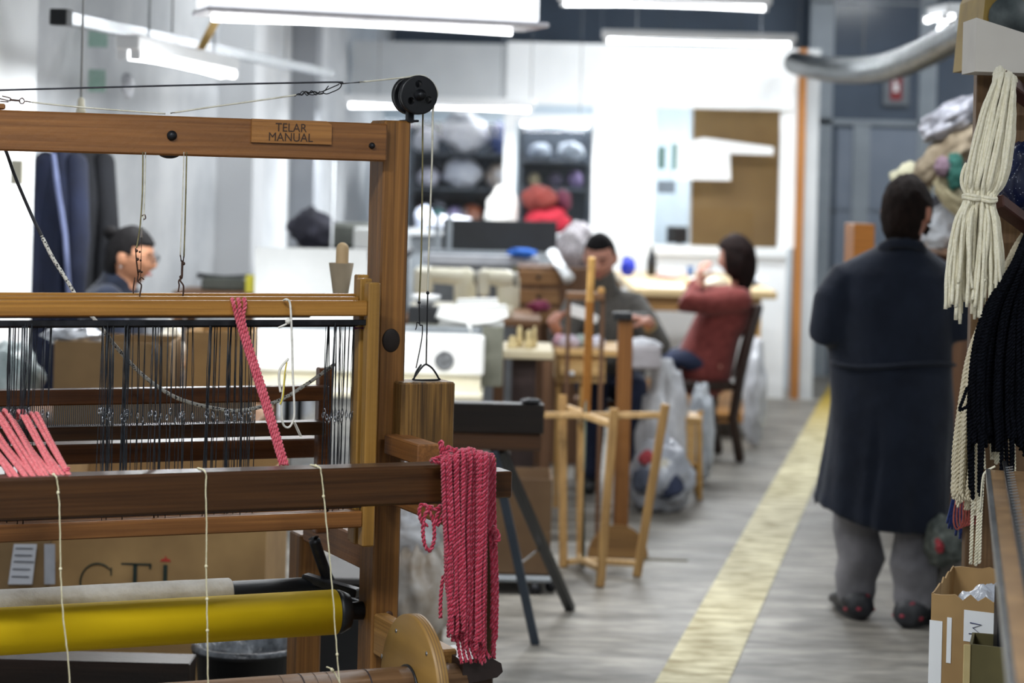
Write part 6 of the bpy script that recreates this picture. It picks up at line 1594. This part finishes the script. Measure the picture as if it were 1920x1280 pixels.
# --- the man seen from behind ---
def man():
    X = lambda px, y=600, D=8.14: P(px, y, D).x
    Z = lambda py, px=1680, D=8.14: P(px, py, D).z
    cxm = X(1672); yb = 8.16
    hc = Vector((X(1698, 392), 8.12, Z(398)))
    fa, fb = onfloor(1607, 1160), onfloor(1714, 1176)
    sh = [Vector((X(1583, 505), 8.14, Z(512))), Vector((X(1768, 505), 8.16, Z(508)))]
    el = [Vector((X(1551, 620), 8.12, Z(622))), Vector((X(1793, 605), 8.14, Z(608)))]
    wr = [Vector((X(1600), 8.37, Z(640))), Vector((X(1740), 8.38, Z(632)))]
    b = MB(); Mh = headmesh(b, hc, math.radians(-28), math.radians(-12), 1.08)
    b.limb([hc+Vector((-.005, -.03, -.06)), (X(1690, 470), 8.13, Z(478))], [.058, .062])
    b.limb([(cxm, yb, .92), (cxm, yb, 1.08), (X(1680), 8.14, 1.25), (X(1685), 8.13, Z(488))], [(.16, .11), (.16, .11), (.17, .10), (.07, .06)], 24, up=(1, 0, 0))
    for i in (0, 1):
        b.limb([sh[i]-Vector((0, 0, .03)), el[i], wr[i]], [.05, .045, .030]); b.limb([(sh[i].x*.6+cxm*.4, 8.14, sh[i].z-.04), sh[i]-Vector((0, 0, .03))], [.05, .045])
        hand(b, wr[i], Vector((.35 if i == 0 else -.35, .9, .05)), (0, .3, -1) if i == 0 else (0, .3, -1), -1 if i == 0 else 1, .6)
    hip = [Vector((cxm-.09, yb, .9)), Vector((cxm+.09, yb, .9))]; ft = [fa, fb]
    for i in (0, 1):
        kn_ = Vector(((hip[i].x+ft[i].x)/2, 8.17+.02, .48)); an = Vector((ft[i].x, ft[i].y+.05, .09))
        b.limb([hip[i], (hip[i].x, 8.18, .6), kn_*.5+Vector((ft[i].x, ft[i].y+.03, .33))*.5, an, an+Vector((0, .0, -.05))], [.07, .045, .04, .036, .034])
    o = person('man in a long dark navy work coat and grey trousers, standing with his back turned', b, SK('skin_tan', '#a8705a', '#b98069'))
    part('hair', hairmesh(Mh, 1.12, .55, -1.1, .42, 1, amp=.06), mat('dark_brown_hair', '#110a08', '#1e1410', .8, 30, bump=.5, bscale=90, spec=.12), o)
    # coat
    rs = []; n = 110
    prof = [(Z(450), .070, .088, 1690), (Z(463), .090, .104, 1688), (Z(476), .135, .112, 1684), (Z(492), .185, .115, 1680), (Z(515), .218, .132, 1676), (1.20, .232, .145, 1674), (1.10, .232, .152, 1672), (1.0, .226, .155, 1672), (.90, .222, .158, 1674),
            (.80, .224, .162, 1676), (.70, .228, .168, 1675), (.60, .232, .174, 1672), (.50, .238, .180, 1668), (.42, .242, .184, 1665), (.36, .243, .186, 1664)]
    q = len(prof)
    for i, (z, a_, b_, px) in enumerate(prof):
        ring = []
        for j in range(n):
            t = 2*PI*j/n; cx0 = X(px); k = 1.0; low = max(0, (.95-z)/.6)
            k += .040*low*math.sin(t*7+.6)+.020*low*math.sin(t*13+z*3)
            k += .018*math.sin(t*5+z*11)*(1 if z < 1.28 else .3)
            v_ = .10*math.exp(-((t-math.radians(252))/.06)**2)*min(1, max(0, (.80-z)/.2)); k -= v_
            hem = 0
            if i == q-1: hem = .02*math.cos(t-PI)+.085*max(0, -math.cos(t))**3
            ring.append(Vector((cx0+math.cos(t)*a_*k, 8.15+math.sin(t)*b_*k, z+hem)))
        rs.append(ring)
    ins = [[Vector((v.x*.96+X(1664)*.04, v.y*.96+8.15*.04, v.z+.012)) for v in rs[-1]], [Vector((v.x*.9+X(1664)*.1, v.y*.9+8.15*.1, v.z+.25)) for v in rs[-1]]]
    c = MB().rings(rs)
    for i in (0, 1):
        e = Vector(el[i]); s_ = -1 if i == 0 else 1
        c.limb([(sh[i].x-s_*.09, 8.14, sh[i].z-.005), (sh[i].x-s_*.005, 8.14, sh[i].z-.03), (sh[i]*.5+e*.5)+Vector((s_*.008, -.005, 0)), e+Vector((0, -.01, 0)), (e*.45+wr[i]*.55), wr[i]-Vector((0, .02, 0))], [(.062, .055), (.078, .072), (.076, .078), (.068, .074), (.056, .056), (.044, .044)], 24)
    M_coat = cloth('navy_work_coat', '#131823', '#1d2330', 6)
    co_ = wear('coat', c, M_coat, o, .010, 3)
    col = MB().limb([(X(1649, 462), 8.09, Z(464)), (X(1665, 458), 8.045, Z(455)), (X(1690, 455), 8.035, Z(453)), (X(1716, 458), 8.05, Z(458)), (X(1730, 470), 8.10, Z(474))], [(.014, .02)]*5, 10); part('collar', col, M_coat, co_)
    bl = MB(); pts = []
    for j in range(17):
        t = math.radians(196+j*9); pts.append((X(1673)+math.cos(t)*.236, 8.15+math.sin(t)*.170, .955-.01*math.sin(j*.4)))
    bl.tube(smooth(pts, 2), .007, 8, flat=1); part('back_belt', bl, M_coat, co_)
    # trousers and shoes
    t_ = MB(); t_.limb([(cxm, yb, .95), (cxm, yb, .82)], [(.18, .13), (.19, .14)], 24, up=(1, 0, 0))
    for i in (0, 1):
        f_ = ft[i]; s_ = -1 if i == 0 else 1
        t_.limb([hip[i], (hip[i].x+s_*.0, 8.18, .6), (f_.x+s_*.01, f_.y+.03, .33), (f_.x-.01*s_+.004, f_.y+.015, .22), (f_.x+s_*.006, f_.y+.03, .145), (f_.x, f_.y+.035, .095)], [(.11, .11), (.085, .095), (.077, .085), (.082, .088), (.068, .078), (.066, .074)], 24)
    wear('trousers', t_, cloth('grey_trousers', '#626267', '#7c7b80', 7), o, .008, 2)
    for i, (f_, dr_) in enumerate(((fa, Vector((-.10, 1, 0))), (fb, Vector((.55, .85, 0))))):
        d_ = dr_.normalized(); x_ = Vector((d_.y, -d_.x, 0)); s_ = MB(); rs = []
        for (t, w_, h) in ((-.075, .030, .055), (-.068, .050, .095), (-.02, .060, .125), (.06, .058, .11), (.13, .060, .075), (.20, .056, .06), (.24, .04, .045), (.255, .015, .025)):
            c_ = Vector((f_.x, f_.y+.03, 0))+d_*t
            rs.append([c_+x_*(math.cos(a)*w_)+Vector((0, 0, .004+h*(.5+.5*math.sin(a)))) for a in [2*PI*k/16 for k in range(16)]])
        s_.rings(rs); shoe = part('shoe', s_, mat('black_trainer', '#15161a', '#23252b', .5, 30), o)
        so = MB(); pl2 = []
        for k in range(20):
            a = 2*PI*k/20; pl2.append(Vector((f_.x, f_.y+.03, .001))+d_*(.085+math.cos(a)*.15)+x_*math.sin(a)*(.047))
        so.prism(pl2, (0, 0, 0), (0, 0, .018)); part('sole', so, M_black, shoe)
        for (t, sx, z) in ((-.070, -.01, .045), (-.05, -.048, .040), (-.05, .048, .040), (-.060, .022, .09)):
            p_ = Vector((f_.x, f_.y+.03, z))+d_*t+x_*sx; part('red_patch', MB().ball(p_, (.012, .009, .008), 10, 8), mat('shoe_red', '#8a1f30', '#a53044', .5, 20), shoe)
man()

# --- woman in grey behind the pine desk, head bowed ---
def grey():
    D = 11.7; X = lambda px, y=560, d=D: P(px, y, d).x; Z = lambda py, px=1130, d=D: P(px, py, d).z
    hc = Vector((X(1124, 480), 11.62, Z(482, 1124, 11.62)))
    b = MB(); Mh = headmesh(b, hc, math.radians(180-14), math.radians(-22), 1.06)
    b.limb([hc+Vector((.01, .03, -.06)), (X(1135), 11.72, Z(545))], [.058, .062])
    b.limb([(X(1150), 11.82, .55), (X(1145), 11.80, .75), (X(1138), 11.76, Z(590)), (X(1135), 11.73, Z(548))], [(.16, .11), (.15, .11), (.17, .11), (.07, .06)], 20, up=(1, 0, 0))
    sh = [Vector((X(1082), 11.72, Z(568))), Vector((X(1190), 11.76, Z(566)))]
    el = [Vector((X(1052), 11.58, Z(640))), Vector((X(1240, 560, 11.5), 11.55, Z(640)))]
    wr = [Vector((X(1042, 560, 11.3), 11.30, Z(612, 1042, 11.3))), Vector((X(1216, 560, 11.3), 11.30, Z(602, 1216, 11.3)))]
    for i in (0, 1): b.limb([sh[i], el[i], wr[i]], [.05, .042, .028])
    hand(b, wr[0], Vector((-.15, -.5, .35)), (.6, .2, -.6), 1, .9); hand(b, wr[1], Vector((-.9, -.3, .25)), (0, .1, -1), 1, .7)
    for s in (-1, 1): b.limb([(X(1150)+s*.09, 11.8, .5), (X(1150)+s*.10, 11.5, .52), (X(1150)+s*.11, 11.48, .10)], [.085, .065, .045])
    o = person('woman in a grey roll-neck jumper, seated at the pine desk, looking down at her hands', b, SK('skin_fair', '#b57f6c', '#c99482'))
    part('hair', hairmesh(Mh, 1.07, .62, -.5, .30, 4, amp=.02), mat('black_hair', '#0b090a', '#141213', .75, 30, bump=.4, bscale=90, spec=.15), o)
    for s in (-1, 1):
        part('eyebrow', MB().limb([Mh @ Vector((s*.018, .097, .030)), Mh @ Vector((s*.034, .094, .034)), Mh @ Vector((s*.050, .080, .028))], [.0035, .004, .0025], 8), M_black, o)
        part('eyelid', MB().limb([Mh @ Vector((s*.020, .090, .008)), Mh @ Vector((s*.034, .090, .006)), Mh @ Vector((s*.046, .082, .009))], [.003, .004, .003], 8), C('#6e4438', '#7f5146', .6), o)
    part('lips', MB().limb([Mh @ Vector((-.020, .088, -.052)), Mh @ Vector((0, .098, -.051)), Mh @ Vector((.020, .088, -.052))], [(.003, .004), (.005, .006), (.003, .004)], 10), C('#9c5a52', '#a8655c', .5), o)
    c = MB(); c.limb([(X(1150), 11.82, .58), (X(1146), 11.80, .78), (X(1140), 11.77, Z(600)), (X(1137), 11.75, Z(572)), (X(1136), 11.73, Z(552))], [(.19, .14), (.185, .14), (.20, .13), (.165, .11), (.085, .075)], 26, up=(1, 0, 0))
    c.limb([(X(1136), 11.73, Z(556)), hc+Vector((.012, .035, -.095))], [.074, .070])
    for i in (0, 1):
        s_ = -1 if i == 0 else 1
        c.limb([(sh[i].x-s_*.08, sh[i].y, sh[i].z+.005), sh[i]-Vector((0, 0, .01)), sh[i]*.5+el[i]*.5, el[i], el[i]*.3+wr[i]*.7], [(.06, .06), (.074, .07), (.07, .068), (.064, .06), (.046, .046)], 20)
    wear('jumper', c, cloth('grey_knit', '#4d4b48', '#63605c', 40), o, .010, 3)
    t_ = MB()
    for s in (-1, 1): t_.limb([(X(1150)+s*.08, 11.82, .52), (X(1150)+s*.10, 11.5, .54), (X(1150)+s*.11, 11.48, .10)], [.11, .08, .06])
    wear('trousers', t_, M_navy, o, .012, 2)
    for s in (-1, 1): part('shoe', MB().limb([(X(1150)+s*.11, 11.52, .045), (X(1150)+s*.12, 11.33, .035)], [(.045, .043), (.04, .033)]), M_black, o)
    part('bracelet', MB().lathe([(.034, -.012), (.037, -.006), (.037, .006), (.034, .012)], wr[1]*.85+el[1]*.15, wr[1]-el[1], 20, False), C('#a99160', '#bba574', .4), o)
    st_ = empty('wooden_stool', (X(1150), 11.85, 0), 0, 'plain wooden stool under the woman in the grey jumper', 'stool')
    part('seat', MB().box(X(1150)-.18, X(1150)+.18, 11.7, 12.02, .40, .435), M_brn, st_)
    for a in (-.15, .15):
        for y in (11.73, 11.99): part('leg', MB().box(X(1150)+a-.02, X(1150)+a+.02, y-.02, y+.02, 0, .399), M_brnz, st_)
grey()

# --- woman in the brick-red cardigan, seated sideways ---
def redw():
    D = 13.0; X = lambda px, y=600, d=D: P(px, y, d).x; Z = lambda py, px=1360, d=D: P(px, py, d).z
    hc = Vector((X(1380, 482), 12.98, Z(484)))
    b = MB(); Mh = headmesh(b, hc, math.radians(62), math.radians(-8), 1.04)
    b.limb([hc+Vector((.02, .0, -.06)), (X(1388), 13.0, Z(545))], [.055, .06])
    b.limb([(X(1338), 13.0, .58), (X(1350), 13.0, .75), (X(1368), 13.0, Z(590)), (X(1382), 13.0, Z(545))], [(.12, .15), (.12, .14), (.12, .16), (.06, .07)], 20, up=(1, 0, 0))
    sh = [Vector((X(1374), 12.86, Z(560))), Vector((X(1380), 13.16, Z(558)))]
    el = [Vector((X(1279), 12.80, Z(566))), Vector((X(1290), 13.15, Z(562)))]
    wr = [Vector((X(1306), 12.93, Z(537))), Vector((X(1312), 13.10, Z(530)))]
    for i in (0, 1): b.limb([sh[i], el[i], wr[i]], [.05, .042, .028]); hand(b, wr[i], Vector((.1, .2 if i == 0 else -.3, .9)), (.8, .3, 0), 1 if i == 0 else -1, .9)
    for s in (-1, 1): b.limb([(X(1335), 13.0+s*.09, .55), (X(1248), 13.0+s*.09, .56), (X(1252), 13.0+s*.09, .10)], [.085, .065, .045])
    o = person('woman in a brick-red cardigan with dark hair, seated sideways on a dark chair', b, SK('skin_fair', '#b57f6c', '#c99482'))
    part('hair', hairmesh(Mh, 1.20, .5, -1.05, .35, 9, long_=.045, amp=.06), mat('brown_hair', '#150c0b', '#261816', .75, 30, bump=.5, bscale=90, spec=.15), o)
    c = MB(); c.limb([(X(1322), 13.0, .50), (X(1328), 13.0, .60), (X(1346), 13.0, .76), (X(1366), 13.0, Z(592)), (X(1382), 13.0, Z(560)), (X(1386), 13.0, Z(540))], [(.165, .18), (.165, .18), (.145, .17), (.135, .17), (.10, .14), (.06, .07)], 26, up=(1, 0, 0))
    for i in (0, 1):
        c.limb([sh[i]+Vector((.02, 0, 0)), sh[i]*.5+el[i]*.5-Vector((0, 0, .01)), el[i], el[i]*.25+wr[i]*.75], [(.078, .078), (.076, .074), (.068, .066), (.046, .046)], 20)
    wear('cardigan', c, cloth('brick_cardigan', '#6e3431', '#8a4642', 26), o, .010, 3)
    t_ = MB()
    for s in (-1, 1): t_.limb([(X(1330), 13.0+s*.08, .55), (X(1248), 13.0+s*.09, .57), (X(1252), 13.0+s*.09, .10)], [.10, .082, .06])
    wear('trousers', t_, M_navy, o, .012, 2)
    for s in (-1, 1): part('shoe', MB().limb([(X(1254), 13.0+s*.09, .045), (X(1225), 13.0+s*.09, .035)], [(.045, .043), (.04, .033)]), M_black, o)
    # chair
    ch = empty('dark_chair', (X(1320), 13.0, 0), 0, 'dark wooden chair with a tall curved back holding the woman in brick red', 'chair')
    M_ch = wood('espresso_z', '#20120c', '#38231a', 'Z', .35)
    zs = .47
    part('seat', MB().box(X(1262), X(1372), 12.80, 13.22, zs-.06, zs-.01, .01), wood('espresso_x', '#20120c', '#38231a', 'X', .35), ch)
    for y in (12.82, 13.20):
        dx = .035 if y < 13 else -.055
        part('back_post', MB().limb([(X(1370, 845)+dx, y, .022), (X(1362)+dx, y, .25), (X(1372)+dx, y, zs), (X(1386)+dx, y, Z(640)), (X(1404)+dx, y, Z(572))], [(.022, .03), (.032, .03), (.040, .03), (.036, .028), (.026, .026)], 12), M_ch, ch)
        part('leg', MB().beam((X(1272), y, 0), (X(1268), y, zs-.061), .04, .04), M_ch, ch)
    part('stretcher', MB().beam((X(1272), 12.82, .25), (X(1364), 12.82, .25), .03, .02), M_ch, ch)
    part('backrest', MB().limb([(X(1403)+.035, 12.82, Z(585)), (X(1407), 13.0, Z(583)), (X(1403)-.055, 13.20, Z(585))], [(.045, .012)]*3, 12, up=(0, 0, 1)), M_ch, ch)
    for k in range(4):
        y = 12.90+k*.07; part('back_slat', MB().beam((X(1376)+.02-k*.02, y, zs), (X(1404)+.02-k*.02, y, Z(590)), .045, .012), M_ch, ch)
redw()

# --- woman at the left, in profile ---
def leftw():
    D = 8.85; X = lambda px, y=560, d=D: P(px, y, d).x; Z = lambda py, px=240, d=D: P(px, py, d).z
    hc = Vector((X(243, 480), 8.85, Z(482)))
    b = MB(); Mh = headmesh(b, hc, math.radians(-90-6), math.radians(-10), .98)
    b.limb([hc+Vector((-.02, .0, -.05)), (X(225), 8.86, Z(545))], [.052, .058])
    b.limb([(X(205), 8.90, .52), (X(208), 8.90, .75), (X(215), 8.88, Z(600)), (X(222), 8.87, Z(555))], [(.11, .15), (.11, .14), (.12, .15), (.06, .07)], 20, up=(1, 0, 0))
    sh = [Vector((X(212), 8.72, Z(562))), Vector((X(216), 9.04, Z(562)))]
    el = [Vector((X(248), 8.65, Z(690))), Vector((X(252), 9.08, Z(690)))]
    wr = [Vector((X(332), 8.74, Z(672))), Vector((X(336), 9.00, Z(672)))]
    for i in (0, 1): b.limb([sh[i], el[i], wr[i]], [.048, .04, .027]); hand(b, wr[i], Vector((.95, .1 if i == 0 else -.1, -.1)), (0, 0, -1), 1 if i == 0 else -1, .5)
    for s in (-1, 1): b.limb([(X(208), 8.90+s*.09, .50), (X(300), 8.90+s*.09, .52), (X(298), 8.90+s*.09, .10)], [.085, .065, .045])
    o = person('woman with glasses and black hair tied up, seated in profile behind the loom', b, SK('skin_olive', '#a87558', '#bd8a6c'))
    hm = hairmesh(Mh, 1.10, .50, -.62, .22, 6, amp=.03)
    part('hair', hm, mat('black_hair', '#0b090a', '#141213', .75, 30, bump=.4, bscale=90, spec=.15), o)
    part('hair_bun', MB().blob(P(207, 436, 8.85), (.030, .028, .026), .2, 3, 4, 20, 14), mat('black_hair', '#0e0c0d'), o)
    gm_ = MB()
    for s in (-1, 1):
        cc = Mh @ Vector((s*.033, .107, .012)); ring = [Mh @ Vector((s*.033+.023*math.cos(a), .107, .012+.016*math.sin(a))) for a in [2*PI*k/18 for k in range(18)]]
        gm_.tube(ring, .0022, 6, closed=True); gm_.tube([Mh @ Vector((s*.056, .105, .016)), Mh @ Vector((s*.082, .06, .014)), Mh @ Vector((s*.083, .0, .010))], .0020, 6)
    gm_.tube([Mh @ Vector((-.011, .109, .014)), Mh @ Vector((.011, .109, .014))], .002, 6)
    part('glasses', gm_, M_iron, o)
    for s in (-1, 1): part('eyebrow', MB().limb([Mh @ Vector((s*.018, .100, .034)), Mh @ Vector((s*.048, .086, .034))], [.003, .0025], 8), M_black, o)
    part('lips', MB().limb([Mh @ Vector((-.018, .088, -.052)), Mh @ Vector((0, .099, -.051)), Mh @ Vector((.018, .088, -.052))], [(.003, .004), (.005, .006), (.003, .004)], 10), C('#9c5a52', '#a8655c', .5), o)
    part('earring', MB().ball(Mh @ Vector((.082, -.006, -.038)), .005, 8, 6), M_steel, o)
    c = MB(); c.limb([(X(205), 8.90, .52), (X(206), 8.90, .75), (X(210), 8.89, Z(600)), (X(212), 8.88, Z(556)), (X(218), 8.87, Z(532))], [(.15, .18), (.14, .17), (.135, .17), (.115, .16), (.075, .09)], 26, up=(1, 0, 0))
    for i in (0, 1):
        c.limb([sh[i], sh[i]*.5+el[i]*.5, el[i], el[i]*.3+wr[i]*.7], [(.07, .07), (.064, .062), (.058, .056), (.044, .044)], 20)
    wear('blouse', c, cloth('slate_blouse', '#161a24', '#232938', 12), o, .010, 3)
    t_ = MB()
    for s in (-1, 1): t_.limb([(X(208), 8.90+s*.08, .52), (X(300), 8.90+s*.09, .53), (X(298), 8.90+s*.09, .10)], [.10, .08, .06])
    wear('trousers', t_, M_navy, o, .012, 2)
    for s in (-1, 1): part('shoe', MB().limb([(X(296), 8.90+s*.09, .045), (X(330), 8.90+s*.09, .035)], [(.045, .043), (.04, .033)]), M_black, o)
    st_ = empty('wooden_stool', (X(205), 8.90, 0), 0, 'low wooden stool under the woman with glasses at the left', 'stool')
    part('seat', MB().box(X(205)-.16, X(205)+.17, 8.72, 9.08, .385, .415), M_brn, st_)
    for a in (-.13, .14):
        for y in (8.75, 9.05): part('leg', MB().box(X(205)+a-.02, X(205)+a+.02, y-.02, y+.02, 0, .384), M_brnz, st_)
leftw()
